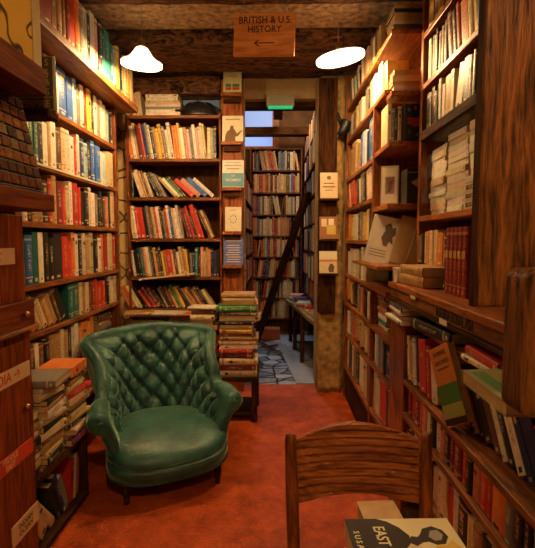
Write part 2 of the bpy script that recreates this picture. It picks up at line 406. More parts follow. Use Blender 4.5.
def stack(key, phrase, fr, corner, seq, size=(.2, .14), jit=.012, tr=(.022, .038), rot=4, ztop=None, lean=None):
    """books lying flat, spines to the front; corner = front-left-bottom point; sequence from the bottom up"""
    STACKS.add(key)
    rng = random.Random(key); u, n = FR[fr]; u = Vector(u); n = Vector(n); z = corner[2]
    toks = seq.split(); ts = [rng.uniform(*tr)*(1.5 if t[0].isupper() else 1) for t in toks]
    if ztop:
        k = (ztop-z-.0006*len(ts))/sum(ts); ts = [t*k for t in ts]
    for i, (tok, t) in enumerate(zip(toks, ts)):
        L_ = size[0]*rng.uniform(.86, 1.06); D = size[1]*rng.uniform(.85, 1.05)
        o = Vector((corner[0], corner[1], z)) + u*rng.uniform(0, jit) - n*rng.uniform(0, jit)
        zz = Vector((0, 0, 1)); yv = -n; xv = zz; zl = xv.cross(yv)    # local x=thickness(up) y=depth z=height
        if zl.dot(u) < 0: o = o + u*L_
        M = Matrix(((xv.x, yv.x, zl.x, o.x), (xv.y, yv.y, zl.y, o.y), (xv.z, yv.z, zl.z, o.z), (0, 0, 0, 1)))
        c = o - u*(L_/2) * (1 if zl.dot(u) < 0 else -1) + yv*D/2
        Rz = Matrix.Translation(c) @ Matrix.Rotation(R(rng.uniform(-rot, rot)), 4, 'Z') @ Matrix.Translation(-c)
        plan_book('%s:%d' % (key, i), Rz @ M, t, D, L_, tok[0], rng, key, phrase)
        z += t + .0006
def randseq(key, n, pal='wwcctkkrrdounsgbpe', lean=None):
    rng = random.Random(key + 'q'); out = []
    for i in range(n):
        if lean and rng.random() < .12: out.append(rng.choice(lean))
        c = rng.choice(pal); out.append(c.upper() if rng.random() < .15 else c)
    return ' '.join(out)

#BOOKS_BEGIN
# left wall bookcase (spines face +X, row runs away from the viewer)
row('L0', "the left wall's overhanging top shelf", 'L', -1.13, 2.521, 2.02, 3.60, 'w u D D u t u d r o s w k w p k e E e l y n y w y c', (.27, .34), .2)
row('L1', "the left wall's second shelf", 'L', -1.26, 2.185, 2.30, 3.47, 'c w w t c w B B l s w r y k w p w w l k', (.23, .285))
row('L2', "the left wall's third shelf", 'L', -1.26, 1.86, 2.14, 3.47, 'w c w g e k w t w u c w w r w n l K b B w l c C', (.225, .28))
row('L3', "the left wall's fourth shelf", 'L', -1.26, 1.545, 2.14, 3.47, '<4 u w k t t | k '.replace('|', '>0') + 'r t D r c w R r k K w w s <5 k k u >0 p k C1.0', (.22, .275))
row('L4', "the left wall's fifth shelf", 'L', -1.26, 1.22, 2.14, 3.47, 's b e w k k K R r o w k w t c k w o r C1.0 r', (.22, .28))
row('L5', "the left wall's sixth shelf", 'L', -1.26, .965, 2.14, 3.47, '<30 k r o c c t t u k >0 E1.0 E1.0 c t c u d r R r k k w w c', (.165, .21))
row('L6', "the left wall's seventh shelf", 'L', -1.26, .71, 2.10, 3.02, 'u w u w u k t T c t k w w o O y o', (.18, .215))
stack('L7', "the dark pile behind the armchair's left", 'L', (-1.25, 3.08, .71), 'k u k s t u k', (.24, .17), ztop=.91)
# low bench, piles beside the armchair
stack('P1', "the bench pile nearest the armchair", 'L', (-1.03, 2.16, .391), 'V t c k t c u t c r c t k O', (.21, .19), .02, ztop=.80, rot=7)
stack('P2', "the middle bench pile left of the armchair", 'L', (-1.04, 1.92, .391), 't k c t u c k c w t k c w', (.2, .19), .02, ztop=.775, rot=8)
stack('P3', "the bench pile beside the label cabinet", 'L', (-1.06, 1.76, .391), 'k t c u k c t s', (.17, .17), .02, ztop=.66, rot=8)
row('P4', "the low bench compartment", 'L', -1.08, .052, 1.78, 2.33, '<40 k d u T c <20 k n s >8 r w o', (.20, .26), .18)
# back bookcase
row('K0', "the back bookcase's top shelf", 'K', 4.07, 2.575, -1.30, -1.205, '<6 c p c', (.20, .215), .14)
stack('K0s', "the white pile atop the back bookcase", 'K', (-1.175, 4.07, 2.575), 'w w s w c w w', (.30, .18), .006, ztop=2.765, rot=1)
row('K1', "the back bookcase's second shelf", 'K', 4.07, 2.19, -1.325, -.535, '<9 O1 w c D r n s w k t y y s w W <6 o o y w p w k w p w c c >0 c s k', (.26, .325), .17)
row('K2', "the back bookcase's third shelf", 'K', 4.07, 1.84, -1.32, -.80, 'k <18 w c t u c <28 k k u s <42 c w g k', (.22, .26), .17)
row('K2b', "the back bookcase's third shelf, right part", 'K', 4.07, 1.84, -.77, -.535, '<48 r p b w', (.22, .24), .17)
row('K3', "the back bookcase's fourth shelf", 'K', 4.07, 1.465, -1.32, -.56, '<8 c w r R k s u c r w k s r w b c w w s <16 d D r k R1 r <24 k t', (.25, .315), .17)
row('K4', "the back bookcase's fifth shelf", 'K', 4.07, 1.11, -1.32, -.52, '<8 w k k e p w s k t u k y t R c u w c t y >0 s n e k p c t p k n k', (.22, .28), .17)
row('K5', "the back bookcase's sixth shelf", 'K', 4.05, .815, -1.36, -.56, '<28 o O w c <34 k r d r D k <26 s k D t g y <32 k t T u t u k c', (.19, .235), .17)
stack('K6', "the flat pile, back bookcase's seventh shelf", 'K', (-1.34, 3.97, .53), 't k w u c k w', (.30, .26), .03, ztop=.775, rot=3)
stack('K7', "the right flat pile, back bookcase's seventh shelf", 'K', (-.99, 3.96, .53), 'c t u k s w c', (.30, .2), .02, ztop=.775, rot=3)
# low table beside the armchair
stack('T1', "the left pile on the low table", 'K', (-.665, 3.40, .371), 'T d u c t r t c k t c c u', (.20, .18), .014, ztop=.905, rot=4)
stack('T2', "the right pile on the low table", 'K', (-.445, 3.39, .371), 'C D C d r w c t u y t k c u', (.30, .2), .016, ztop=.885, rot=3)
stack('T3', "the tan books crowning the right pile", 'K', (-.42, 3.41, .94), 't c t', (.26, .19), .012, ztop=1.03, rot=3)
stack('T4', "the shelf under the low table", 'K', (-.66, 3.43, .075), 'r k w d t r u', (.24, .2), .014, ztop=.30, rot=4)
# right wall, far bays
row('A0', "the right bookcase's top shelf", 'R', .655, 2.61, -4.0, -2.86, '<20 s e w s l e w k <8 c s t c p t w u t t', (.17, .23), .18)
row('A1', "the right bookcase's second shelf", 'R', .655, 2.33, -4.0, -2.70, 's w u c C w w <6 s k p w w w y', (.165, .21), .18)
row('A2', "the far bay's third shelf", 'R', .655, 1.99, -3.98, -2.98, 't T c t b l k B', (.22, .29), .18)
row('A3', "the far bay's fourth shelf", 'R', .655, 1.73, -3.98, -2.98, '<8 p R r k w s k c w k', (.19, .225), .18)
row('A4', "the far bay's fifth shelf", 'R', .655, 1.45, -3.98, -2.98, 'o t c w k s y c k', (.20, .24), .18)
row('A5', "the far bay's sixth shelf", 'R', .655, 1.15, -3.98, -3.22, 'w W c w C s w c', (.20, .25), .18)
row('A6', "the far bay's seventh shelf", 'R', .655, .89, -3.98, -2.98, '<20 O y u k >0 s p r k w t', (.17, .22), .18)
row('A7', "the far bay's eighth shelf", 'R', .655, .62, -3.98, -2.98, '>0 w s r <14 T C c t', (.18, .22), .18)
row('A8', "the far bay's bottom shelf", 'R', .655, .30, -3.98, -2.98, 'w k w s k w c u', (.22, .27), .18)
row('A9', "the near bay's lowest shelf", 'R', .655, .32, -2.90, -2.47, 'c w c R R k p', (.22, .28), .18)
row('A10', "the narrow shelf above the red books", 'R', .655, .64, -2.90, -2.47, 'w l s s k K', (.17, .21), .18)
stack('A11', "the pile in the near bay below the ledge", 'R', (.66, 2.88, .89), 'w e w r t d u k s', (.24, .18), .02, ztop=1.13, rot=4)
stack('B0', "the right bookcase's ceiling-high pile", 'K', (.665, 2.58, 2.61), 't u c t t k t', (.225, .19), .01, ztop=2.765, rot=2)
stack('B1', "the second-highest pile on the right bookcase", 'K', (.67, 2.60, 2.285), 'c w t c c t', (.21, .19), .01, ztop=2.42, rot=2)
row('B2', "the shelf holding the black flowered book", 'K', 2.63, 2.012, .655, .738, 'c s k c', (.20, .23), .17)
# upper right case
row('C0', "the upper right case's top shelf", 'R', .815, 2.56, -2.46, -1.72, 't u t u t u t u t u t', (.23, .26), .15)
row('C1', "the upper right case's second shelf", 'R', .815, 2.29, -2.46, -1.72, 'w y l c k u w s <10 D K R <9 O C y k w <12 G1.0 k', (.18, .235), .15)
row('C2', "the upper right case's third shelf", 'R', .815, 2.035, -2.46, -1.72, 'K u k k w w T c >14 W >3 k u k s w c w', (.17, .215), .15)
stack('D0', "the left pile behind the cabinet glass", 'R', (.84, 2.45, 1.582), 'w c w w w c w w w c w', (.21, .12), .012, ztop=1.93, rot=3)
stack('D1', "the middle pile behind the cabinet glass", 'R', (.84, 2.215, 1.582), 'w w w c w c w w w w c w', (.22, .12), .012, ztop=1.96, rot=3)
stack('D2', "the right pile behind the cabinet glass", 'R', (.84, 1.97, 1.70), 'w w w w w w w w', (.22, .12), .012, ztop=1.96, rot=3)
row('D3', "the short row atop tan lying volumes", 'R', .79, 1.325, -2.46, -2.03, 'u k t t c c O o w', (.14, .18), .13)
row('D4', "the ledge left of the red volumes", 'R', .755, 1.227, -1.99, -1.90, 'k W1.0', (.25, .27), .13)
# lower right case
row('E0', "the far shelf part beneath the ledge", 'R', .655, .765, -2.14, -1.76, '<10 c t w k R r W', (.20, .24), .17)
row('E1', "the near shelf part beneath the ledge", 'R', .70, .765, -1.60, -.93, '<36 c d t k K u <34 w k w n N <30 o o d', (.19, .235), .17)
row('E2', "the lower right case's second shelf", 'R', .655, .592, -2.14, -.93, 'd r D r p w k W p k d D r k p r r O1.0 s k k s k s', (.125, .15), .14)
row('E3', "the lower right case's bottom shelf", 'R', .655, .36, -2.14, -.93, 'd k w c t k c w c r w K c t k c u w t k k', (.15, .19), .15)
stack('E4', "the flat pile at the ledge's far end", 'R', (.585, 2.32, 1.048), 'w d w k', (.27, .22), .02, ztop=1.127, rot=5)
stack('E5', "the books lying under the lettered ledge", 'R', (.63, 1.48, 1.048), 'w R', (.25, .17), .02, ztop=1.10, rot=3)
# back room, far bookcase and side shelves
for i, z in enumerate((2.48, 2.155, 1.83, 1.515, 1.20, .89, .58, .27)):
    row('Z%d' % i, 'a far bookcase shelf in the back room', 'K', 6.62, z, -.33, .36, randseq('Z%d' % i, 22, 'wwwcctkrrrdounsbpc', ['<10', '>0', '>8', '>0']), (.24, .295), .17)
for i, z in enumerate((2.60, 2.28, 1.96, 1.64, 1.32, 1.0, .74)):
    row('Y%d' % i, "a shelf on the back room's right wall", 'R', .42 - .02*(i % 2), z, -6.5, -4.62, randseq('Y%d' % i, 24, 'wwcctkkdonsbp', ['<10', '>0', '>12', '>0']), (.24, .30), .2, jit=.07)
for i, z in enumerate((.95, 1.27, 1.59, 1.91)):
    row('X%d' % i, "a shelf on the back room's left wall", 'L', -.33, z, 4.75, 6.4, randseq('X%d' % i, 22, 'wcrrdknu'), (.22, .27), .17)
#BOOKS_END

# which of them are built one by one (the largest in view), by row
KEEP = {}
VIS = {}
#KEEP_BEGIN
KEEP = {'P4': (3, 4, 5, 6, 7, 8, 9), 'E5': (0, 1), 'E2': (2, 4, 6, 8, 9, 10, 11, 13, 14, 15, 16, 17, 18, 19, 20), 'P1': (0, 2, 5, 7, 8, 9, 10, 13), 'E1': (2, 3, 4, 5, 6, 7, 8, 9, 10), 'E0': (0, 2, 3, 4, 5, 6), 'L4': (1, 2, 3, 4, 5, 6, 7, 8, 9, 10, 11, 12, 13, 14, 15, 16, 18, 19), 'E3': (6, 7, 8, 9, 10, 11, 12, 13, 14), 'L5': (4, 5, 6, 7, 8, 9, 10, 11, 13, 15, 17), 'B2': (0, 2, 3), 'L1': (6, 7, 8, 9, 10, 12, 14, 15, 19), 'A1': (10, 12, 13), 'A5': (7,), 'C1': (4, 7, 8, 9, 10, 11, 12), 'T2': (0, 1, 2, 3, 4, 5, 6, 7, 8, 9, 10, 11, 12, 13), 'C2': (0, 2, 4, 6, 7, 8, 9, 10, 11), 'L3': (5, 6, 7, 8, 9, 10, 11, 12, 13, 15, 17, 24), 'L0': (3, 4, 5, 6, 7, 8, 9, 10, 11, 12, 13, 14, 15, 17, 18, 19, 20), 'T3': (0, 2), 'L2': (4, 5, 6, 7, 8, 9, 10, 11, 12, 14, 15, 16, 17, 18, 19, 23), 'D3': (1, 4, 5, 6), 'P2': (1, 2, 3, 5, 6, 7, 8, 9, 10, 11, 12), 'D1': (1, 2, 3, 4, 5, 6, 7, 8, 9, 10, 11), 'L6': (3, 4, 5, 6, 7, 8, 9, 10, 12, 14), 'K0': (2,), 'B0': (1, 2, 3, 5, 6), 'K3': (3, 23, 26), 'T1': (11, 12), 'A0': (17,), 'K1': (3, 11, 12, 14, 26, 29), 'A2': (5, 7), 'B1': (1, 2, 3, 5), 'A9': (3,), 'K0s': (0, 3, 6), 'A10': (5,), 'K4': (13, 19), 'D0': (1, 5, 9), 'C0': (0,), 'E4': (0, 2, 3), 'K2b': (0, 1, 2), 'K5': (8, 23), 'A8': (5, 6), 'A7': (3, 4), 'K2': (0,)}
VIS = {'P4': (3, 4, 5, 6, 7, 8, 9, 10), 'E5': (0, 1), 'E2': (0, 1, 2, 3, 4, 5, 6, 7, 8, 9, 10, 11, 12, 13, 14, 15, 16, 17, 18, 19, 20, 21), 'P1': (0, 1, 2, 3, 4, 5, 6, 7, 8, 9, 10, 11, 12, 13), 'E1': (1, 2, 3, 4, 5, 6, 7, 8, 9, 10), 'E0': (0, 1, 2, 3, 4, 5, 6), 'L4': (0, 1, 2, 3, 4, 5, 6, 7, 8, 9, 10, 11, 12, 13, 14, 15, 16, 17, 18, 19, 20), 'E3': (0, 1, 2, 3, 5, 6, 7, 8, 9, 10, 11, 12, 13, 14, 15), 'L5': (2, 3, 4, 5, 6, 7, 8, 9, 10, 11, 12, 13, 14, 15, 16, 17, 18, 19, 20, 21, 22, 23), 'B2': (0, 1, 2, 3), 'L1': (3, 5, 6, 7, 8, 9, 10, 11, 12, 13, 14, 15, 16, 17, 18, 19), 'A1': (0, 1, 2, 3, 4, 5, 6, 7, 8, 9, 10, 11, 12, 13), 'A5': (0, 1, 2, 3, 4, 5, 6, 7), 'C1': (0, 1, 2, 3, 4, 5, 6, 7, 8, 9, 10, 11, 12, 13, 14), 'T2': (0, 1, 2, 3, 4, 5, 6, 7, 8, 9, 10, 11, 12, 13), 'C2': (0, 1, 2, 3, 4, 5, 6, 7, 8, 9, 10, 11), 'L3': (0, 1, 2, 3, 4, 5, 6, 7, 8, 9, 10, 11, 12, 13, 14, 15, 16, 17, 18, 19, 20, 21, 22, 23, 24), 'L0': (2, 3, 4, 5, 6, 7, 8, 9, 10, 11, 12, 13, 14, 15, 16, 17, 18, 19, 20, 21, 22, 23, 24, 25), 'T3': (0, 1, 2), 'L2': (2, 3, 4, 5, 6, 7, 8, 9, 10, 11, 12, 13, 14, 15, 16, 17, 18, 19, 20, 21, 22, 23), 'D3': (0, 1, 2, 3, 4, 5, 6, 7), 'P2': (0, 1, 2, 3, 4, 5, 6, 7, 8, 9, 10, 11, 12), 'D1': (0, 1, 2, 3, 4, 5, 6, 7, 8, 9, 10, 11), 'L6': (2, 3, 4, 5, 6, 7, 8, 9, 10, 11, 12, 13, 14, 15, 16), 'K0': (0, 1, 2), 'B0': (1, 2, 3, 4, 5, 6), 'K3': (0, 1, 2, 3, 4, 5, 6, 7, 8, 9, 10, 11, 12, 13, 14, 15, 16, 17, 18, 19, 20, 21, 22, 23, 24, 25, 26), 'T1': (1, 3, 5, 6, 7, 9, 10, 11, 12), 'A0': (0, 1, 2, 3, 4, 5, 6, 7, 8, 9, 10, 11, 12, 13, 14, 15, 16, 17), 'K1': (0, 1, 2, 3, 4, 5, 6, 7, 8, 9, 10, 11, 12, 13, 14, 15, 16, 17, 18, 19, 20, 21, 22, 23, 24, 25, 26, 27, 28, 29), 'A2': (0, 1, 2, 3, 4, 5, 6, 7), 'B1': (0, 1, 2, 3, 4, 5), 'A9': (0, 1, 2, 3, 4, 5, 6), 'K0s': (0, 1, 2, 3, 4, 5, 6), 'A10': (0, 1, 2, 3, 4, 5), 'K4': (0, 1, 2, 3, 4, 5, 6, 7, 8, 9, 10, 11, 12, 13, 14, 15, 16, 17, 18, 19, 20, 21, 22, 23, 24, 25, 26, 27, 28, 29, 30), 'D0': (0, 1, 2, 3, 4, 5, 6, 7, 8, 9, 10), 'C0': (0, 1, 2, 3), 'E4': (0, 1, 2, 3), 'K2b': (0, 1, 2, 3), 'K5': (0, 1, 2, 3, 4, 5, 6, 7, 8, 9, 10, 11, 12, 13, 14, 15, 16, 17, 18, 19, 20, 21, 22, 23), 'A8': (0, 1, 2, 3, 4, 5, 6, 7), 'A7': (0, 1, 2, 3, 4, 5, 6), 'K2': (0, 1, 2, 3, 4, 5, 6, 7, 8, 9, 10, 11, 12, 13), 'A4': (0, 1, 2, 3, 4, 5, 6, 7, 8), 'D4': (0,), 'L7': (2, 3, 4, 5, 6), 'K6': (4, 5, 6), 'A3': (0, 1, 2, 3, 4, 5, 6, 7, 8, 9), 'A6': (0, 1, 2, 3, 4, 5, 6, 7, 8, 9), 'Y3': (1, 4, 5, 12, 16, 17, 19), 'Y1': (1, 3, 6, 8, 14, 15, 16, 20, 22), 'Z1': (0, 1, 2, 3, 4, 5, 6, 7, 8, 9, 10, 11, 12, 13, 14, 15, 16, 17, 18, 19, 20, 21), 'Z6': (0, 1, 2, 3, 4, 5, 6, 7, 11, 12, 13, 14, 15, 16, 17, 18, 19, 20, 21), 'A11': (0, 1, 2, 3, 4, 5, 6, 7, 8), 'Z2': (0, 1, 2, 3, 4, 5, 6, 7, 8, 9, 10, 11, 12, 13, 14, 15, 16, 17, 18, 19, 20, 21), 'P3': (0, 1, 2, 3, 4, 5, 6), 'Z0': (0, 1, 2, 3, 4, 5, 6, 7, 8, 9, 10, 11, 12, 13, 14, 15, 16, 17, 18, 19, 20, 21), 'Z4': (0, 1, 2, 3, 4, 5, 6, 7, 8, 9, 10, 11, 12, 13, 14, 15, 19, 20, 21), 'K7': (4, 5, 6), 'D2': (0, 1, 2, 3, 4, 5, 6, 7), 'Y6': (0, 1, 3, 7, 10, 13, 14, 15, 17), 'Z3': (0, 1, 2, 3, 4, 5, 6, 7, 8, 9, 10, 11, 12, 13, 14, 15, 16, 17, 18, 21), 'W4': (0, 1, 2), 'Z7': (2, 3, 4, 5, 6, 9, 10, 11, 12, 13, 14, 15, 16, 17, 21), 'Z5': (0, 1, 2, 3, 4, 5, 6, 7, 8, 9, 10, 11, 12, 14, 15, 16, 17, 18, 19, 20, 21), 'W5': (0, 1, 2), 'Y5': (0, 4, 6, 15, 18, 19, 21), 'Y4': (2, 3, 5, 9, 10, 13, 17, 18, 20), 'Y0': (1, 3, 11, 13, 14, 17, 20), 'W1': (0, 1, 2), 'W3': (0, 1), 'Y2': (7, 9, 11, 15, 16, 17, 20), 'X1': (3, 4, 6, 8, 9, 11, 13, 14, 15, 18, 21), 'W2': (2,), 'X2': (3, 5, 7, 8, 10, 11, 12, 15, 16, 17, 18, 21), 'X0': (2, 3, 5, 6, 7, 9, 10, 11, 13, 15, 16, 18, 20), 'X3': (4, 6, 7, 8, 9, 10, 11, 13, 14, 17, 18, 19, 20), 'W0': (0,)}
#KEEP_END

def book_geo(p, mb_list, M=None, cover_only=False):
    """appends cover geometry (with colours) to dict lists"""
    t, d, h = p.t, p.d, p.h; c = min(.0025, t*.12); bul = min(.006, t*.18) if p.st > .35 else .0008
    G = mb_list
    def add(vs, fs, uvs, mi):
        o = len(G['v'])
        G['v'] += [(M @ Vector(v)) if M is not None else Vector(v) for v in vs]
        for f, uv in zip(fs, uvs):
            G['f'].append(tuple(i+o for i in f)); G['mi'].append(mi)
            G['col'] += [(*p.col, 1)]*len(f); G['acc'] += [(*p.acc, 1)]*len(f); G['uv'] += uv; G['seed'] += [(p.seed, p.st)]*len(f)
    NO = [(-1, -1)]*4
    def bx(x0, x1, y0, y1, z0, z1, mi=0):
        vs = [(x, y, z) for x in (x0, x1) for y in (y0, y1) for z in (z0, z1)]
        add(vs, [(0, 1, 3, 2), (4, 6, 7, 5), (0, 4, 5, 1), (2, 3, 7, 6), (0, 2, 6, 4), (1, 5, 7, 3)], [NO]*6, mi)
    bx(0, c, .004, d, 0, h); bx(t-c, t, .004, d, 0, h)
    # spine, slightly rounded, facing local -y
    xs = [0, .12, .35, .65, .88, 1]; ys = [.004, .004-bul*.55, .004-bul, .004-bul, .004-bul*.55, .004]
    vs = []; n = 6
    for z in (0, h):
        for x, y in zip(xs, ys): vs.append((x*t, y, z))
    for z in (0, h):
        for x in (xs): vs.append((x*t, .0065, z))
    fs = []; uvs = []
    for i in range(5):
        fs.append((i, i+1, n+i+1, n+i)); uvs.append([(xs[i], 0), (xs[i+1], 0), (xs[i+1], 1), (xs[i], 1)])
    for i in range(5):
        fs.append((i, 2*n+i, 2*n+i+1, i+1)); uvs.append(NO)
        fs.append((n+i, n+i+1, 3*n+i+1, 3*n+i)); uvs.append(NO)
        fs.append((2*n+i, 3*n+i, 3*n+i+1, 2*n+i+1)); uvs.append(NO)
    add(vs, fs, uvs, 0)
    if not cover_only: bx(c, t-c, .0066, d-.003, .003, h-.003, 1)
def newG(): return {'v': [], 'f': [], 'mi': [], 'col': [], 'acc': [], 'uv': [], 'seed': []}
def G_build(G, name, mats, parent=None):
    me = bpy.data.meshes.new(name); me.from_pydata([tuple(v) for v in G['v']], [], G['f'])
    for m in mats: me.materials.append(m)
    me.polygons.foreach_set('material_index', G['mi'])
    for nm, k in (('Col', 'col'), ('Acc', 'acc')):
        at = me.color_attributes.new(nm, 'FLOAT_COLOR', 'CORNER'); at.data.foreach_set('color', [x for c in G[k] for x in c])
    for nm, k in (('sp', 'uv'), ('seed', 'seed')):
        uv = me.uv_layers.new(name=nm); uv.data.foreach_set('uv', [x for c in G[k] for x in c])
    me.update(); o = bpy.data.objects.new(name, me); C.objects.link(o)
    if parent is not None: o.parent = parent
    return o
LABELM = {'dark': plain('spine_label_dark', (.03, .02, .02), .5), 'light': plain('spine_label_light', (.68, .58, .38), .6), 'gold': plain('spine_label_gold', (.55, .34, .10), .4, .3)}
def make_book(p, name='book'):
    G = newG(); book_geo(p, G, None, True)
    o = G_build(G, name, [BOOK]); o.matrix_world = p.M
    c = min(.0025, p.t*.12)
    MB().box(c+.0002, p.t-c-.0002, .0068, p.d-.003, .003, p.h-.003).build('pages', PAGES, o)
    if p.lab < .55:
        bul = min(.006, p.t*.18) if p.st > .35 else .0008
        lum = sum(p.col)/3
        m = LABELM['dark'] if lum > .28 else LABELM['light' if p.lab < .25 else 'gold']
        v0 = p.h*(.62 + .2*p.seed); hh = p.h*.08
        if p.lab < .2: v0 = p.h*.04; hh = p.h*.07
        y = .004-bul
        MB().box(p.t*.3, p.t*.7, y-.0006, y+.001, v0, v0+hh).build('spine_label', m, o)
    return o
def size_word(p, rowps):
    ts = sorted(q.t for q in rowps); hs = sorted(q.h for q in rowps)
    if p.t > 1.35*ts[len(ts)//2]: return 'thick '
    if p.t < .8*ts[len(ts)//2]: return 'slim '
    return ''
ORD = ['first', 'second', 'third', 'fourth', 'fifth', 'sixth', 'seventh', 'eighth', 'ninth', 'tenth', 'eleventh', 'twelfth']
def book_label(p):
    vis = VIS.get(p.row)
    rp = [q for q in PLANS if q.row == p.row]
    if vis: rv = [q for i, q in enumerate(rp) if i in vis or q is p]
    else: rv = rp
    nm = lambda q: PAL[q.c][0]
    st = p.row in STACKS; sz = size_word(p, rp); me = nm(p)
    f = p.phrase
    where = ('in ' if any(w in f for w in ('pile', 'row', 'compart', 'heap')) else 'among ' if f.startswith('the books') or 'tan books' in f else 'on ') + f
    same = [q for q in rv if q.c == p.c]
    if len(same) == 1: return '%s%s book %s' % (sz, me, where)
    if sz and len([q for q in same if size_word(q, rp) == sz]) == 1: return '%s%s book %s' % (sz, me, where)
    def nb(q):
        k = rv.index(q); return (nm(rv[k-1]) if k else None, nm(rv[k+1]) if k < len(rv)-1 else None)
    a, b = nb(p)
    if a and b and a != me and b != me and len([q for q in same if nb(q) in ((a, b), (b, a))]) == 1:
        return ('%s book between two %s ones %s' % (me, a, where)) if a == b else '%s book between %s and %s ones %s' % (me, a, b, where)
    k = same.index(p)
    return '%s %s book from the %s %s' % (ORD[k], me, 'bottom' if st else 'left', where)
def flush_books():
    G = newG(); n = 0
    for p in PLANS:
        if KEEP and int(p.key.split(':')[1]) not in KEEP.get(p.row, ()):
            book_geo(p, G, p.M); n += 1; continue
        o = make_book(p); o['plan'] = p.key if not KEEP else ''
        if KEEP: del o['plan']
        tag(o, book_label(p), 'book', 'books on ' + p.phrase)
    if n:
        s = G_build(G, 'packed_books', [BOOK, PAGES])
        tag(s, 'remaining small packed books filling the distant, low and shadowed shelves', 'books', kind='stuff')

# ------------------------------------------------------------------ bookcases
def part(name, b, m, parent, bevel=.003, **k): return b.build(name, m, parent, bevel=bevel, **k)
t = tag(empty('bookcase', (-1.38, 2.2, 0)), 'long dark wooden bookcase covering the left wall with seven full shelves', 'bookcase')
t0 = Matrix.Translation((1.38, -2.2, 0))
def LB(*a): b = MB(); b.box(*a, M=t0); return b
for z in (2.155, 1.83, 1.515, 1.19, .935, .68, .40): part('shelf', LB(-1.515, -1.25, .95, 3.49, z, z+.028), W_SHELF_Y, t)
part('shelf', LB(-1.515, -1.11, .95, 3.64, 2.475, 2.518), W_SHELF_Y, t)
part('side_panel', LB(-1.515, -1.25, 3.49, 3.515, 0, 2.475), W_SHELF_Z, t)
part('side_panel', LB(-1.515, -1.25, .925, .95, 0, 2.475), W_SHELF_Z, t)
part('back_panel', LB(-1.519, -1.51, .95, 3.49, 0, 2.475), W_DARK_Z, t, 0)
part('label_strip', LB(-1.25, -1.246, 2.3, 3.3, 1.845, 1.856), LABELM['light'], t, 0)
# low bench
t = tag(empty('low_bench', (-1.28, 1.7, 0)), 'dark open bench along the left wall carrying piles of books', 'bench')
t0 = Matrix.Translation((1.28, -1.7, 0))
part('top', LB(-1.245, -1.05, 1.75, 2.37, .36, .39), W_DARK_Y, t)
part('base_board', LB(-1.245, -1.05, 1.75, 2.37, .02, .05), W_DARK_Y, t)
part('side_panel', LB(-1.245, -1.05, 2.345, 2.37, .05, .36), W_DARK_Z, t)
part('side_panel', LB(-1.245, -1.05, 1.75, 1.775, .05, .36), W_DARK_Z, t)
part('back_panel', LB(-1.249, -1.245, 1.75, 2.37, .0, .39), W_DARK_Z, t, 0)
# back bookcase
t = tag(empty('bookcase', (-.94, 4.18, 0)), 'dark bookcase against the back wall behind the green armchair', 'bookcase')
t0 = Matrix.Translation((.94, -4.18, 0))
for z in (2.545, 2.16, 1.81, 1.435, 1.08, .785, .50): part('shelf', LB(-1.335, -.50, 4.05, 4.30, z, z+.028), W_SHELF_X, t)
part('shelf', LB(-1.335, -.50, 3.93, 4.05, .50, .528), W_SHELF_X, t)
part('side_panel', LB(-1.36, -1.335, 4.05, 4.30, 0, 2.573), W_SHELF_Z, t)
part('side_panel', LB(-.512, -.494, 4.08, 4.30, 0, 2.60), W_SHELF_Z, t)
part('back_panel', LB(-1.335, -.512, 4.301, 4.309, 0, 2.545), W_DARK_Z, t, 0)
# column plank with card ledges
t = tag(empty('display_post', (-.39, 4.1, 0)), 'reddish wooden post with five small card ledges beside the opening', 'post')
t0 = Matrix.Translation((.39, -4.1, 0))
part('post_board', LB(-.493, -.30, 4.12, 4.30, 0, 2.90), W_COL, t, .004)
LED = [(95, 2.74), (142, 2.31), (188, 1.90), (233, 1.50), (268, 1.19)]
for _, z in LED: part('card_ledge', LB(-.488, -.305, 4.045, 4.118, z, z+.03), W_RED_Y, t); 
for _, z in LED: part('ledge_bracket', LB(-.47, -.32, 4.08, 4.118, z-.05, z), W_DARK_X, t, 0)
# low table
t = tag(empty('low_table', (-.42, 3.6, 0)), 'low dark wooden table right of the armchair loaded with book piles', 'table')
t0 = Matrix.Translation((.42, -3.6, 0))
part('table_top', LB(-.72, -.13, 3.38, 3.80, .335, .37), W_DARK_X, t)
part('lower_shelf', LB(-.70, -.17, 3.42, 3.78, .05, .073), W_DARK_X, t)
for x in (-.71, -.185):
    for y in (3.40, 3.75): part('leg', LB(x, x+.045, y, y+.04, 0, .335), W_DARK_Z, t)

# right bookcase (far and near bays)
t = tag(empty('bookcase', (.8, 3.2, 0)), 'red-brown bookcase along the right wall beyond the lettered ledge', 'bookcase')
t0 = Matrix.Translation((-.8, -3.2, 0))
part('side_panel', LB(.64, .97, 4.02, 4.045, 0, 2.9), W_RED_Z, t)
part('divider', LB(.64, .97, 2.93, 2.96, 0, 1.13), W_RED_Z, t)
part('divider', LB(.64, .97, 2.93, 2.96, 1.43, 2.30), W_RED_Z, t)
part('back_panel', LB(.965, .975, 2.5, 4.02, 0, 2.9), W_RED_Z, t, 0)
part('shelf', LB(.64, .965, 2.525, 4.02, 2.58, 2.608), W_RED_Y, t)
part('shelf', LB(.64, .965, 2.66, 4.02, 2.30, 2.328), W_RED_Y, t)
part('shelf', LB(.65, .965, 2.54, 2.655, 2.255, 2.283), W_RED_Y, t)
for z in (1.96, 1.70, 1.42, .86, .59, .27): part('shelf', LB(.64, .965, 2.96, 4.02, z, z+.028), W_RED_Y, t)
for z in (1.98, 1.63): part('shelf', LB(.645, .965, 2.56, 2.93, z, z+.03), W_RED_Y, t)
part('shelf', LB(.64, .965, 2.55, 4.02, 1.12, 1.148), W_RED_Y, t)
part('display_ledge', LB(.56, .79, 2.42, 3.2, 1.285, 1.305), W_RED_Y, t)
for z in (.86, .61, .29): part('shelf', LB(.64, .965, 2.43, 2.93, z, z+.028), W_RED_Y, t)
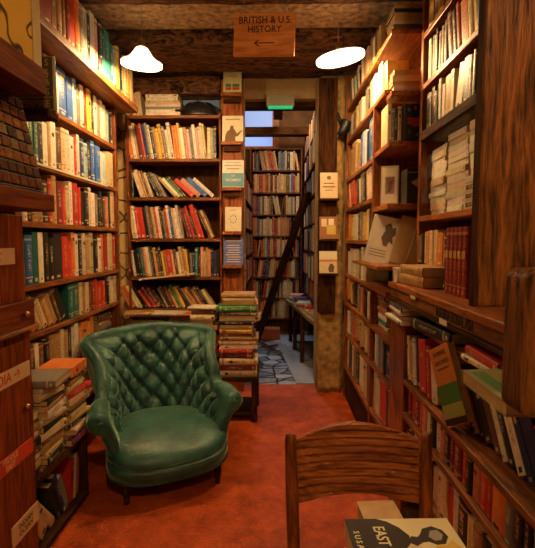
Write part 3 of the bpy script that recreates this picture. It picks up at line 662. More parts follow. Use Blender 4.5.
part('plinth', LB(.65, .96, 2.46, 4.02, 0, .27), W_DARK_Y, t)
# upper right case
t = tag(empty('glazed_bookcase', (.9, 1.9, 1.23)), 'upper right case with books above and glass-fronted piles of cream volumes', 'bookcase')
t0 = Matrix.Translation((-.9, -1.9, -1.23))
part('side_panel', LB(.80, .97, 2.475, 2.512, 1.232, 2.92), W_RED_Z, t)
part('side_panel', LB(.80, .97, .60, .63, 1.232, 2.92), W_RED_Z, t)
part('back_panel', LB(.967, .976, .63, 2.475, 1.232, 2.92), W_DARK_Z, t, 0)
for z in (2.53, 2.26): part('shelf', LB(.80, .966, .63, 2.475, z, z+.028), W_RED_Y, t)
part('shelf', LB(.79, .966, .63, 2.475, 1.985, 2.032), W_DARK_Y, t)
part('shelf', LB(.80, .966, .63, 2.475, 1.552, 1.58), W_RED_Y, t)
gm, nt, b = newmat('glass')
gt = node(nt, 'ShaderNodeBsdfTransparent'); gg = node(nt, 'ShaderNodeBsdfGlossy'); gg.inputs['Roughness'].default_value = .03; gx = node(nt, 'ShaderNodeMixShader'); gx.inputs[0].default_value = .05
nt.links.new(gt.outputs[0], gx.inputs[1]); nt.links.new(gg.outputs[0], gx.inputs[2]); nt.links.new(gx.outputs[0], nt.nodes['Material Output'].inputs[0])
part('glass_pane', LB(.803, .806, 1.2, 2.47, 1.583, 1.983), gm, t, 0)
# lower right case with lettered ledge
t = tag(empty('ledge_bookcase', (.8, 1.6, 0)), 'lower right bookcase with a deep ledge, carved lettering and white tags', 'bookcase')
t0 = Matrix.Translation((-.8, -1.6, 0))
part('ledge', LB(.62, .975, .60, 2.42, 1.195, 1.225), W_RED_Y, t, .006)
part('fascia', LB(.635, .66, .60, 2.42, 1.145, 1.194), W_SHELF_Y, t)
part('moulding', LB(.625, .65, .60, 2.42, 1.128, 1.144), W_DARK_Y, t)
part('stile', LB(.64, .70, 2.16, 2.42, 0, 1.126), W_RED_Z, t)
part('side_panel', LB(.70, .97, 2.40, 2.42, 0, 1.19), W_RED_Z, t)
part('side_panel', LB(.64, .97, .60, .63, 0, 1.126), W_RED_Z, t)
part('back_panel', LB(.965, .975, .63, 2.40, 0, 1.19), W_DARK_Z, t, 0)
part('shelf', LB(.67, .965, .63, 2.40, 1.026, 1.046), W_SHELF_Y, t)
for z in (.735, .565, .335): part('shelf', LB(.64, .965, .63, 2.16, z, z+.026), W_SHELF_Y, t)
part('plinth', LB(.65, .96, .63, 2.16, 0, .10), W_DARK_Y, t)
text_obj('carved_lettering', 'INTERNATIONAL ASIA', .052, t0 @ textframe((.634, 1.56, 1.17), (0, -1, 0), (-1, 0, 0)), INK, t, sx=.62)
for y, z in ((1.98, 1.185), (1.62, 1.137)): part('label_plate', LB(.6205, .6235, y-.035, y+.035, z, z+.02), WHITE, t, 0)
# back room furniture
t = tag(empty('bookcase', (0, 6.7, 0)), 'tall bookcase across the end of the back room', 'bookcase')
t0 = Matrix.Translation((0, -6.7, 0))
for z in (2.46, 2.135, 1.81, 1.495, 1.18, .87, .56, .25): part('shelf', LB(-.35, .38, 6.6, 6.88, z, z+.018), W_SHELF_X, t, 0)
part('shelf', LB(-.37, .40, 6.6, 6.88, 2.78, 2.80), W_SHELF_X, t, 0)
for x in (-.37, .38): part('side_panel', LB(x, x+.02, 6.6, 6.88, 0, 2.78), W_SHELF_Z, t, 0)
part('back_panel', LB(-.37, .40, 6.88, 6.89, 0, 2.8), W_SHELF_Z, t, 0)
t = tag(empty('bookcase', (.6, 5.5, 0)), "bookcase on the back room's right wall behind the ladder", 'bookcase')
t0 = Matrix.Translation((-.6, -5.5, 0))
for z in (2.58, 2.26, 1.94, 1.62, 1.30, .98, .72): part('shelf', LB(.42, .74, 4.60, 6.55, z, z+.018), W_DARK_Y, t, 0)
part('side_panel', LB(.43, .74, 4.58, 4.60, .66, 2.95), W_SHELF_Z, t, 0)
part('side_panel', LB(.43, .74, 6.55, 6.57, .66, 2.95), W_SHELF_Z, t, 0)
t = tag(empty('bookcase', (-.5, 5.5, 0)), "narrow-looking bookcase on the back room's left wall past the post", 'bookcase')
t0 = Matrix.Translation((.5, -5.5, 0))
for z in (.93, 1.25, 1.57, 1.89, 2.21): part('shelf', LB(-.69, -.325, 4.72, 6.45, z, z+.018), W_DARK_Y, t, 0)
part('side_panel', LB(-.69, -.325, 4.70, 4.72, 0, 2.23), W_RED_Z, t, 0)
part('side_panel', LB(-.69, -.325, 6.45, 6.47, 0, 2.23), W_RED_Z, t, 0)
# display table in the back room
t = tag(empty('display_table', (.4, 5.2, 0)), 'long rough-edged table heaped with books in the back room', 'table')
t0 = Matrix.Translation((-.4, -5.2, 0))
b = MB(); b.prism([(.40, 4.50), (.72, 4.50), (.72, 6.3), (.15, 6.3)], .56, .61, M=t0); part('table_top', b, wood('table_edge', (.2, .12, .04), (.5, .32, .12), 'Y'), t, .01)
for x, y in ((.41, 4.55), (.30, 5.1), (.24, 5.7), (.2, 6.2), (.66, 4.55), (.66, 6.2)): part('leg', LB(x, x+.05, y, y+.06, 0, .56), W_DARK_Z, t)
for i, (x, y, s, sz) in enumerate(((.42, 4.56, 'w l v', .2), (.36, 4.9, 'w c r', .2), (.38, 5.2, 'n w w', .19), (.26, 5.45, 'r w', .2), (.26, 5.75, 'w l v', .19), (.2, 6.02, 'b w p', .19))):
    stack('W%d' % i, 'the heap on the back room table', 'K', (x, y, .613), s, (sz*.9, .22), .03, rot=22, tr=(.02, .035))
tag(box(-.19, .07, 6.30, 6.5, .006, .16).build('crate', plain('crate_red', (.35, .08, .03), .7), bevel=.006), 'small red-brown box on the pale floor under the far bookcase', 'box')
# ladder
t = tag(empty('ladder', (-.25, 6.0, 0)), 'dark wooden ladder leaning diagonally across the back room shelves', 'ladder')
A = Vector((-.255, 6.1, .03)); B_ = Vector((.405, 5.3, 2.02)); off = Vector((-.004, .34, .02)); o0 = Vector((-.25, 6.0, 0))
for k in (0, 1):
    MB().bar(A+off*k-o0, B_+off*k-o0, .075, .04).build('rail', W_DARK_Z, t, bevel=.004)
for k in range(1, 7):
    p = A.lerp(B_, k/7.2)-o0; MB().tube([p, p+off], .014).build('rung', W_DARK_Z, t)
# exit sign
t = tag(empty('exit_light', (.05, 4.42, 2.735)), 'emergency light box with green glowing underside above the opening', 'light')
part('housing', box(-.135, .135, -.05, .035, .012, .12), plain('housing_grey', (.25, .24, .18), .5), t)
part('glow_strip', box(-.12, .12, -.045, .03, .0, .0125), plain('green_glow', (.02, .4, .12), .4, emit=(.02, .7, .25), es=.45), t)
# spotlight clutter by the plank
t = tag(empty('wall_spotlight', (.58, 4.0, 2.45)), 'black wall-mounted spotlight by the pier above the cards', 'lamp')
MB().tube([(-.03, .1, .12), (-.03, 0, .12), (0, -.02, .04)], .012).build('bracket', BLACK, t)
MB().lathe([(.001, 0), (.035, .0), (.04, .05), (.05, .12), (.052, .13), (.04, .13)], 20, Matrix.Translation((0, -.02, -.08)) @ Matrix.Rotation(R(25), 4, 'Y')).build('lamp_head', BLACK, t, smooth=True)

# ------------------------------------------------------------------ pendant lamps
SHADE = plain('opal_shade', (.9, .85, .72), .5, emit=(1, .86, .58), es=1.35)
BULB = plain('bulb_glow', (1, .9, .7), .5, emit=(1, .86, .6), es=8)
def pendant(x, y, z, zc, tilt, label, power, deep=.10, rad=.165):
    t = tag(empty('pendant_lamp', (x, y, z)), label, 'lamp', 'hanging white lamps')
    M = Matrix.Rotation(R(tilt), 4, 'Y') @ Matrix.Rotation(R(4), 4, 'X')
    prof = [(.022, deep), (.04, deep*.92), (rad*.55, deep*.5), (rad*.92, deep*.16), (rad, .02), (rad*.985, 0), (rad*.96, .006), (rad*.88, deep*.13), (rad*.5, deep*.42), (.03, deep*.84)]
    MB().lathe(prof, 32, M).build('shade', SHADE, t, smooth=True)
    MB().lathe([(.001, deep+.05), (.02, deep+.045), (.024, deep-.01), (.018, deep-.02)], 16, M).build('lamp_holder', BRASS, t, smooth=True)
    MB().lathe([(.001, .016), (.018, .019), (.028, .034), (.028, .048), (.020, .065), (.013, .085)], 16, M).build('bulb', BULB, t, smooth=True)
    top = M @ Vector((0, 0, deep+.05)); n = int((zc-z-top.z)/.022); b = MB()
    for i in range(n):
        p = top + Vector((0, 0, .012+i*(zc-z-top.z)/n)); q = Vector((.004, 0, 0)) if i % 2 else Vector((0, .004, 0))
        b.tube([p-q-Vector((0, 0, .010)), p-q+Vector((0, 0, .010)), p+q+Vector((0, 0, .010)), p+q-Vector((0, 0, .010)), p-q-Vector((0, 0, .010))], .0016, 5)
    b.build('chain', METAL, t)
    ld = bpy.data.lights.new('lamp_light', 'POINT'); ld.energy = power; ld.color = LAMP_COL; ld.shadow_soft_size = .03
    lo = bpy.data.objects.new('lamp_light', ld); C.objects.link(lo); lo.parent = t; lo.location = (0, 0, -.016)
    return t
pendant(-.885, 3.0, 2.60, 2.99, 3, 'white hanging lamp near the left bookcase, upright and cone shaped', LAMP_W, .12, .135)
pendant(.415, 2.9, 2.59, 2.99, -9, 'tilted flat white hanging lamp near the right bookcase', LAMP_W*.9, .06, .155)
pendant(.15, -.35, 2.74, 2.99, 0, 'white hanging lamp nearest the viewer, above the wooden chair', LAMP_W*1.35)  # unseen extra lamp, added behind the camera to light sign and foreground
bl = bpy.data.lights.new('window_light', 'AREA'); bl.energy = 14; bl.color = (.55, .72, 1); bl.size = .6; bl.size_y = .4; bl.shape = 'RECTANGLE'; bl.spread = R(85)
bo = bpy.data.objects.new('window_light', bl); C.objects.link(bo); bo.location = (-.31, 6.70, 3.2); bo.rotation_euler = (R(-20), 0, 0)
bl2 = bpy.data.lights.new('room_light', 'POINT'); bl2.energy = 48; bl2.color = (1, .72, .42); bl2.shadow_soft_size = .12
pl = tag(empty('ceiling_lamp', (.1, 5.6, 3.4)), 'round warm ceiling lamp of the back room', 'lamp')
MB().lathe([(.001, -.04), (.06, -.03), (.09, .02), (.09, .14)], 20).build('glass_bowl', SHADE, pl, smooth=True)
lo = bpy.data.objects.new('room_light', bl2); C.objects.link(lo); lo.parent = pl; lo.location = (0, 0, -.14)

# ------------------------------------------------------------------ hanging wooden sign
t = empty('hanging_sign', (-.062, 2.6, 2.612)); t.rotation_euler = (R(3), R(2.2), R(-6))
tag(t, 'orange wooden sign hanging on chains, lettered BRITISH & U.S. HISTORY with arrow', 'sign')
part('sign_board', box(-.175, .175, -.011, .011, -.115, .115), W_SIGN, t, .004)
TM = lambda x, z: textframe((x, -.0118, z), (1, 0, 0), (0, -1, 0))
text_obj('lettering', 'BRITISH & U.S.', .052, TM(.003, .075), INK, t, sx=.93)
text_obj('lettering', 'HISTORY', .050, TM(.0, .027), INK, t, sx=.95)
b = MB(); b.box(-.045, .06, -.0128, -.0108, -.048, -.043); b.bar((-.055, -.012, -.0455), (-.03, -.012, -.030), .0018, .005); b.bar((-.055, -.012, -.0455), (-.03, -.012, -.061), .0018, .005)
b.build('arrow', INK, t)
for x in (-.125, .125):
    b = MB(); b.tube([(x-.01, 0, .115), (x-.014, 0, .13), (x, 0, .142), (x+.014, 0, .13), (x+.01, 0, .115)], .0035, 6)
    b.build('hook', METAL, t)
    b = MB()
    for i in range(9):
        p = Vector((x*1.0+.004, 0, .150+i*.019)); q = Vector((.004, 0, 0)) if i % 2 else Vector((0, .004, 0)); e = Vector((0, 0, .011))
        b.tube([p-q-e, p-q+e, p+q+e, p+q-e, p-q-e], .0018, 5)
    b.build('chain', METAL, t)

# ------------------------------------------------------------------ tufted armchair
def velvet():
    m, nt, b = newmat('green_velvet'); L = nt.links.new
    tc = node(nt, 'ShaderNodeTexCoord'); nz = node(nt, 'ShaderNodeTexNoise'); nz.inputs['Scale'].default_value = 7; nz.inputs['Detail'].default_value = 5
    cr = node(nt, 'ShaderNodeValToRGB'); e = cr.color_ramp.elements
    e[0].position = .3; e[0].color = (.007, .050, .044, 1); e[1].position = .75; e[1].color = (.045, .175, .145, 1)
    L(tc.outputs['Object'], nz.inputs[0]); L(nz.outputs[0], cr.inputs[0]); L(cr.outputs[0], b.inputs[0])
    b.inputs['Roughness'].default_value = .42
    b.inputs['Sheen Weight'].default_value = 1.0; b.inputs['Sheen Roughness'].default_value = .3; b.inputs['Sheen Tint'].default_value = (.75, .95, .75, 1)
    n2 = node(nt, 'ShaderNodeTexNoise'); n2.inputs['Scale'].default_value = 45; n2.inputs['Detail'].default_value = 5; L(tc.outputs['Object'], n2.inputs[0])
    bp = node(nt, 'ShaderNodeBump'); bp.inputs['Strength'].default_value = .25; bp.inputs['Distance'].default_value = .01
    L(n2.outputs[0], bp.inputs['Height']); L(bp.outputs[0], b.inputs['Normal'])
    return m
VEL = velvet()
def smooth01(x): x = max(0, min(1, x)); return x*x*(3-2*x)
AC = Vector((-.692, 2.65, 0)); ARZ = R(27)
arm = tag(empty('armchair', AC, ARZ + PI), 'low green velvet armchair with deep button-tufted back and scrolled arms', 'armchair')
A_END = .195
def plan(s):
    """inner outline at seat height, s in -1..1"""
    hw, yb = .262, -.255
    a = abs(s); sg = 1 if s >= 0 else -1
    if a > .62:
        k = (a-.62)/.38; x = hw + .02*k; y = -.03+(A_END+.03)*k
    else:
        th = (a/.62)*PI/2; x = hw*math.sin(th)**.82 if th > 0 else 0; y = -.03 + (yb+.03)*max(0, math.cos(th))**.8
    return Vector((sg*x, y, 0))
def pn(s):
    e = .012; a = plan(max(-1, s-e)); b = plan(min(1, s+e)); d = (b-a).normalized(); p = plan(s)
    n = Vector((d.y, -d.x, 0))
    if n.dot(p-Vector((0, .2, 0))) < 0: n = -n
    return n
def rim_h(s):
    a = abs(s); hb = .875 - .065*(a/.5)**2.2 if a < .5 else .81
    ha = .525 - .03*smooth01((a-.70)/.30)
    return hb + (ha-hb)*smooth01((a-.46)/.24)
NS, NI = 168, 50
def backpt(s, v, tuft=True):
    h = rim_h(s); a = abs(s); z0 = .25
    z = z0 + (h-.04-z0)*v
    n = pn(s); p = plan(s); H = z-z0
    back = 1 - smooth01((a-.46)/.16); arm_ = smooth01((a-.62)/.2)
    wing = smooth01((a-.20)/.24)*back
    out = back*(.07*H) + wing*2.1*max(0, H-.28)**2.1 + (1-back)*(.05*v*v)
    q = p + n*out + Vector((0, -1, 0))*back*(.20*H)
    q.z = z
    arc = s*.72; Wd, Hd = .112, .148
    fade = smooth01(v/.10)*(1-smooth01((v-.90)/.10)) * (1-smooth01((a-.84)/.1))
    pp = arc/Wd + H/Hd; qq = arc/Wd - H/Hd
    sp_, sq = abs(math.sin(PI*pp)), abs(math.sin(PI*qq))
    puff = min(sp_, sq)**.5*.55 + (sp_*sq)**.35*.45
    fp = pp-round(pp); fq = qq-round(qq); r2 = fp*fp+fq*fq
    dim = math.exp(-r2/.022)
    ang = math.atan2(fq, fp)
    wr = math.sin(ang*6 + 3*noise.noise(Vector((round(pp)*1.7, round(qq)*2.3, 0))))*math.exp(-r2/.05)*.004
    if tuft: q -= n*fade*(.046*puff - .014 - .030*dim + wr*2)
    return q, n
def ring(s):
    pts = []
    for i in range(NI): pts.append(backpt(s, i/(NI-1))[0])
    q, n = backpt(s, 1, False); a = abs(s); pts[-1] = q
    back = 1 - smooth01((a-.46)/.16); arm_ = smooth01((a-.60)/.25)
    r = .038 + .024*arm_
    c = q + n*r
    for k in range(1, 15):                     # roll over the rim
        th = PI - k/14*PI*(1.15+.35*arm_)
        pts.append(c + n*math.cos(th)*r + Vector((0, 0, 1))*math.sin(th)*r)
    last = pts[-1]; lo = plan(s) + n*(.055+.03*back); lo.z = .20
    for k in range(1, 13):
        f = k/12; m = last.lerp(lo, f); m -= n*math.sin(PI*f)*.012; pts.append(m)
    b2 = plan(s)*.98; b2.z = .20; pts.append(b2)
    return pts
def shell(s0, s1, ns, name, caps=()):
    rings = [ring(s0+(s1-s0)*i/ns) for i in range(ns+1)]; n = len(rings[0]); mbb = MB()
    vs = [p for r_ in rings for p in r_]; fs = []
    for i in range(ns):
        for j in range(n): fs.append((i*n+j, (i+1)*n+j, (i+1)*n+(j+1) % n, i*n+(j+1) % n))
    mbb.add(vs, fs)
    for cidx in caps:
        R0 = rings[0 if cidx == 0 else -1]; d = Vector((0, 1, 0)); base = 0 if cidx == 0 else ns*n
        cols = [list(range(base, base+n))]
        # inset of the closed ring towards its own spine: pair every point with a centre at its height
        zt_ = max(p.z for p in R0)
        def centre(p):
            near = [q for q in R0 if abs(q.z-p.z) < .012]
            return Vector((sum(q.x for q in near)/len(near), p.y, min(p.z, zt_-.045)*.96+.01))
        for k, (sc_, y) in enumerate(((.97, .012), (.88, .024), (.72, .032), (.50, .036), (.25, .038), (.0, .038))):
            idx = []
            for p in R0:
                cc = centre(p); mbb.v.append(tuple(cc+(p-cc)*sc_+d*y)); idx.append(len(mbb.v)-1)
            a_, b_ = cols[-1], idx
            for j in range(n): mbb.f.append((a_[j], a_[(j+1) % n], b_[(j+1) % n], b_[j])); mbb.mi.append(0)
            cols.append(idx)
    return mbb.build(name, VEL, arm, smooth=True)
shell(-.60, .60, 150, 'backrest')
shell(-1, -.60, 34, 'armrest', (0,))
shell(.60, 1, 34, 'armrest', (1,))
# buttons
BTN = plain('green_button', (.012, .05, .035), .5)
for P in range(-14, 15):
    for Q in range(-14, 15):
        arc = (P+Q)/2*.112; H = (P-Q)/2*.148; s = arc/.72
        if abs(s) > .86 or H <= .03: continue
        h = rim_h(s); v = H/(h-.04-.25)
        if v > .90 or v < .12: continue
        q, n = backpt(s, v)
        M = Matrix.Translation(q - n*.003) @ n.to_track_quat('Z', 'Y').to_matrix().to_4x4()
        MB().lathe([(.001, -.008), (.006, -.0065), (.010, -.001), (.007, .005)], 10, M).build('button', BTN, arm, smooth=True)
# seat cushion
def seat_r(th):
    c_, s_ = math.cos(th), math.sin(th)
    if s_ < 0: hw, hb, k = .305, .285, 2.6
    else: hw, hb, k = .305+.075*smooth01(s_*2.0), .365, 2.7
    return (abs(c_/hw)**k + abs(s_/hb)**k)**(-1/k)
NT = 96
prof = [(0, .350), (.2, .350), (.4, .349), (.6, .344), (.75, .337), (.86, .325), (.94, .310), (.985, .292), (1.0, .272), (1.0, .258), (.985, .250), (.992, .242), (1.0, .225), (.995, .17), (.975, .13), (.9, .125), (0, .125)]
vs = []; fs = []
for k, (rr, z) in enumerate(prof):
    for i in range(NT):
        th = 2*PI*i/NT; r_ = seat_r(th)*rr
        x, y = r_*math.cos(th), r_*math.sin(th)
        wob = noise.noise(Vector((x*5, y*5, 3)))*.010*(1 if .1 < rr < .97 and z > .3 else 0)
        fr = -.045*max(0, y/.35)**2 if z > .24 else 0
        vs.append((x, y, z+wob+fr))
for k in range(len(prof)-1):
    for i in range(NT): fs.append((k*NT+i, k*NT+(i+1) % NT, (k+1)*NT+(i+1) % NT, (k+1)*NT+i))
MB().add(vs, fs).build('seat', VEL, arm, smooth=True)
for zz, nm, rr in ((.228, 'piping', .978), (.128, 'piping', .985)):
    pts = [(seat_r(2*PI*i/NT)*rr*math.cos(2*PI*i/NT), seat_r(2*PI*i/NT)*rr*math.sin(2*PI*i/NT), zz if nm == 'x' else zz) for i in range(-4, NT//2+5)]
    MB().tube(pts, .0055, 6).build(nm, BTN, arm, smooth=True)
def turned_leg(h): return [(.001, 0), (.013, 0), (.015, .01), (.012, .03), (.018, h*.45), (.024, h*.7), (.018, h*.78), (.026, h*.86), (.024, h)]
for x, y in ((-.255, .27), (.265, .25)):
    MB().lathe(turned_leg(.13), 14, Matrix.Translation((x, y, 0))).build('leg', W_DARK_Z, arm, smooth=True)
for x, y in ((-.2, -.20), (.2, -.20)):
    MB().bar((x*1.1, y-.05, 0), (x, y, .13), .03, .03).build('leg', W_DARK_Z, arm, bevel=.003)


# ------------------------------------------------------------------ foreground wooden chair
t = tag(empty('wooden_chair', (.262, 1.22, 0), R(1)), 'varnished wooden chair with slatted curved back in the foreground', 'chair')
for sgn in (-1, 1):
    x = sgn*.211
    b = MB(); b.tube([(x*.90, .10, 0), (x*.93, .075, .25), (x*.95, .06, .45), (x*.98, .085, .65), (x*1.0, .11, .83), (x*1.0, .113, .846), (x*1.0, .1135, .851)], [.016, .018, .02, .0195, .018, .016, .008], 14)
    b.build('back_post', W_CHAIRZ, t, smooth=True)
    b = MB(); b.tube([(x*1.0, -.30, 0), (x*1.0, -.29, .42)], [.015, .019], 12); b.build('leg', W_CHAIRZ, t, smooth=True)
def back_slat():
    nx, nz = 28, 90; vs = []; fs = []
    for side in (0, 1):
        for i in range(nx+1):
            u = -1+2*i/nx; x = u*.196
            top = .822 + .040*(1-abs(u)**1.5); bot = .622 + .022*(1-u*u)
            for j in range(nz+1):
                v = j/nz; z = bot+(top-bot)*v
                y = .112 - .045*u*u*0 + .03*(1-u*u) + (z-.73)*.14
                g = .0025 if side == 0 else 0
                groove = 0
                ph = ((z-.6)/.0235) % 1.0
                if .0 <= ph < .24: groove = .012*math.sin(ph/.24*PI)**.5
                vs.append((x, y + (groove if side == 0 else .016), z))
    N = (nx+1)*(nz+1)
    for i in range(nx):
        for j in range(nz):
            a = i*(nz+1)+j; b_ = a+1; c = a+nz+2; d = a+nz+1
            fs.append((a, d, c, b_)); fs.append((a+N, b_+N, c+N, d+N))
    for i in range(nx):
        a = i*(nz+1); d = a+nz+1; fs.append((a, a+N, d+N, d)); a += nz; d += nz; fs.append((a, d, d+N, a+N))
    for j in range(nz):
        a = j; fs.append((a, a+1, a+1+N, a+N)); a = nx*(nz+1)+j; fs.append((a, a+N, a+1+N, a+1))
    return MB().add(vs, fs)
back_slat().build('backrest', W_CHAIR, t)
b = MB(); b.prism([(-.20, .04), (.20, .04), (.215, -.1), (.21, -.30), (.15, -.335), (-.15, -.335), (-.21, -.30), (-.215, -.1)], .42, .452)
b.build('seat', W_CHAIR, t, bevel=.006)
for a, c in (((-.2, -.29, .22), (.2, -.29, .22)), ((-.19, .07, .25), (.19, .07, .25)), ((-.2, -.29, .18), (-.19, .08, .18)), ((.2, -.29, .18), (.19, .08, .18))):
    MB().tube([a, c], .010, 8).build('stretcher', W_CHAIRZ, t, smooth=True)

# ------------------------------------------------------------------ feature books
def prism_book(name, origin, u, n, up, wdt, hgt, thk, ccol, label, group=None, art=None, pages_col=PAGES):
    """a book shown by its front cover: origin = lower left corner of the cover, u right, up, n towards the viewer"""
    u = Vector(u).normalized(); n = Vector(n).normalized(); up = n.cross(u).normalized()
    o = Vector(origin)
    M = Matrix(((u.x, up.x, n.x, o.x), (u.y, up.y, n.y, o.y), (u.z, up.z, n.z, o.z), (0, 0, 0, 1)))
    m = ccol if not isinstance(ccol, tuple) else plain(name+'_cover', ccol, .4, var=.08, bscale=25)
    b = MB(); b.box(0, wdt, 0, hgt, -.002, 0); b.box(0, wdt, 0, hgt, -thk, -thk+.002); b.box(0, .003, 0, hgt, -thk+.002, -.002)
    ob = b.build(name, m); ob.matrix_world = M
    MB().box(.0031, wdt-.003, .003, hgt-.003, -thk+.0022, -.0022).build('pages', PAGES, ob)
    tag(ob, label, 'book', group)
    if art:
        for spec in art:
            kind, mat = spec[0], spec[1]
            if kind == 'rect':
                x0, x1, y0, y1 = spec[2]; MB().box(x0*wdt, x1*wdt, y0*hgt, y1*hgt, 0, .0006).build('cover_panel', mat, ob)
            elif kind == 'text':
                s, sz, cx, cy = spec[2:6]; rot = spec[6] if len(spec) > 6 else 0; sx = spec[7] if len(spec) > 7 else 1
                text_obj('cover_lettering', s, sz, Matrix.Translation((cx*wdt, cy*hgt, .0012)) @ Matrix.Rotation(R(rot), 4, 'Z'), mat, ob, ext=.0003, sx=sx)
            elif kind == 'poly':
                pts = [(x*wdt, y*hgt) for x, y in spec[2]]; MB().prism(pts, 0, spec[3] if len(spec) > 3 else .0008).build('cover_figure', mat, ob)
    return ob
def cm(name, c, r=.5): return plain(name, c, r)
RED, ORG, GRN, OLV, LBL, DBR, GRY, YEL, PNK = (cm('print_red', (.45, .05, .03)), cm('print_orange', (.62, .20, .04)), cm('print_green', (.07, .2, .04)), cm('print_olive', (.36, .38, .10)),
    cm('print_light_blue', (.10, .30, .42)), cm('print_brown', (.14, .07, .03)), cm('print_grey', (.25, .23, .2)), cm('print_yellow', (.6, .42, .06)), cm('print_pink', (.5, .2, .18)))
lean = Vector((0, -.985, .17))
X0 = lambda c, w_: c-w_/2
# post books/cards
def ledge_card(z, w_, h_, col, label, art, xc=-.385, thk=.012, name='book'):
    return prism_book(name, (xc-w_/2, 4.06, z+.031), (1, 0, 0), (0, -.99, .12), None, w_, h_, thk, col, label, 'books on the display post', art)
ledge_card(2.74, .165, .235, (.50, .48, .26), 'pale green book with pink picture, on the topmost post ledge', [('rect', GRN, (.12, .88, .22, .34)), ('rect', RED, (.12, .88, .10, .20)), ('rect', WHITE, (.44, .50, .08, .42)), ('rect', OLV, (.2, .8, .62, .66)), ('rect', OLV, (.25, .75, .72, .75))])
man = [(.12, .0), (.15, .22), (.22, .38), (.36, .46), (.38, .56), (.44, .62), (.52, .60), (.54, .5), (.62, .42), (.70, .30), (.9, .42), (.97, .44), (.74, .2), (.62, .18), (.64, 0)]
ledge_card(2.31, .19, .235, (.70, .64, .46), 'white book with a dark seated figure, second ledge of the post', [('poly', DBR, man), ('rect', GRY, (.15, .85, .84, .88))])
ledge_card(1.90, .195, .25, (.68, .66, .58), 'blue and white book reading WOMEN, third ledge of the post', [('rect', LBL, (0, 1, .02, .52)), ('text', WHITE, 'OF', .028, .5, .42), ('text', WHITE, 'WOMEN', .036, .5, .26), ('rect', GRY, (.1, .9, .78, .82)), ('rect', GRY, (.2, .8, .66, .70)), ('rect', GRY, (.15, .85, .90, .92))], thk=.03)
ledge_card(1.50, .15, .225, (.72, .66, .5), 'white card with a ring of small dark marks, fourth ledge of the post', [('rect', INK, (.5+.2*math.cos(a)-.03, .5+.2*math.cos(a)+.03, .5+.16*math.sin(a)-.02, .5+.16*math.sin(a)+.02)) for a in [k*PI/4 for k in range(8)]]+[('rect', GRY, (.3, .7, .86, .88))], thk=.006, name='display_card')
ledge_card(1.19, .185, .255, BLUECARD, 'blue printed notice with white lines, lowest ledge of the post', [('rect', CREAM, (.14, .9, .86, .885))]+[('rect', LABELM['light'], (.12+.05*(k % 3), .86-.06*(k % 2), .10+k*.085, .125+k*.085)) for k in range(8)], thk=.006, name='display_card')
# cards on the dark plank at the right pier
t = tag(empty('card_rack', (.49, 4.0, 1.9)), 'dark ledges fixed to the plank right of the opening', 'shelf')
t0 = Matrix.Translation((-.49, -4.0, -1.9))
for z in (1.80, 1.44, 1.13): part('card_ledge', LB(.39, .57, 3.945, 4.018, z, z+.02), W_DARK_X, t)
def pier(z, w_, h_, col, label, art, thk=.015): return prism_book('book', (.48-w_/2, 3.965, z+.021), (1, 0, 0), (0, -.99, .12), None, w_, h_, thk, col, label, 'books on the pier ledges', art)
pier(1.80, .155, .23, (.62, .48, .27), 'tan book with brown emblem on the top pier ledge', [('poly', DBR, [(.5+.12*math.cos(a), .80+.08*math.sin(a)) for a in [k*PI/6 for k in range(12)]]), ('rect', DBR, (.2, .8, .56, .60)), ('rect', DBR, (.15, .85, .42, .47)), ('rect', DBR, (.3, .7, .30, .33))])
pier(1.44, .16, .20, (.30, .12, .04), 'brown picture book on the middle pier ledge', [('rect', YEL, (.4, .9, .2, .62)), ('rect', CREAM, (.1, .4, .55, .9)), ('rect', WHITE, (.5, .8, .5, .9))])
pier(1.13, .16, .20, (.62, .52, .32), 'cream book with orange stripe and portrait on the lowest pier ledge', [('rect', ORG, (0, 1, .52, .62)), ('rect', WHITE, (0, 1, .62, 1)), ('poly', DBR, [(.55, .05), (.8, .05), (.85, .3), (.72, .45), (.58, .4), (.5, .22)])])
# green book tilted on right table pile
def lying(name, x, y, z, L_, D, T, code, rz, label, rx=0, ry=0, lab=.9):
    rng = random.Random(label); p = Plan(); p.t = T; p.d = D; p.h = L_; p.c = code; p.col = PAL[code][1]; p.acc = ACC.get(code, ACCD)[0]; p.seed = rng.random(); p.st = .9; p.lab = lab
    base = Matrix(((0, 0, -1, L_/2), (0, 1, 0, -D/2), (1, 0, 0, 0), (0, 0, 0, 1)))
    p.M = Matrix.Translation((x, y, z)) @ Matrix.Rotation(R(rz), 4, 'Z') @ Matrix.Rotation(R(ry), 4, 'Y') @ Matrix.Rotation(R(rx), 4, 'X') @ base
    o = make_book(p, name); tag(o, label, 'book'); return o
lying('book', -.30, 3.48, .888, .31, .17, .048, 'g', 2, 'thick green book lying across the right table pile under tan ones')
lying('folder', -.98, 3.985, 1.112, .50, .12, .012, 'c', 2, 'long cream folder jutting out below the fifth shelf row', ry=-6)
lying('book', -.98, 3.93, .780, .36, .17, .022, 'w', -6, 'white paperback lying askew on the flat books behind the armchair')
lying('book', -1.22, 3.92, .780, .26, .18, .026, 't', 14, 'tan book lying askew behind the armchair, nearest the stone wall')
lying('book', -.74, 3.92, .780, .24, .17, .020, 'o', 9, 'orange-brown book lying askew on the flat books behind the armchair')
lying('book', -.57, 3.49, .907, .22, .17, .014, 'w', -8, 'white booklet on top of the left table pile')
lying('book', -1.13, 2.02, .778, .25, .20, .034, 's', 6, 'grey patterned book topping the middle bench pile')
lying('book', -1.135, 1.79, .663, .18, .19, .040, 's', 4, 'grey book topping the bench pile beside the label cabinet')
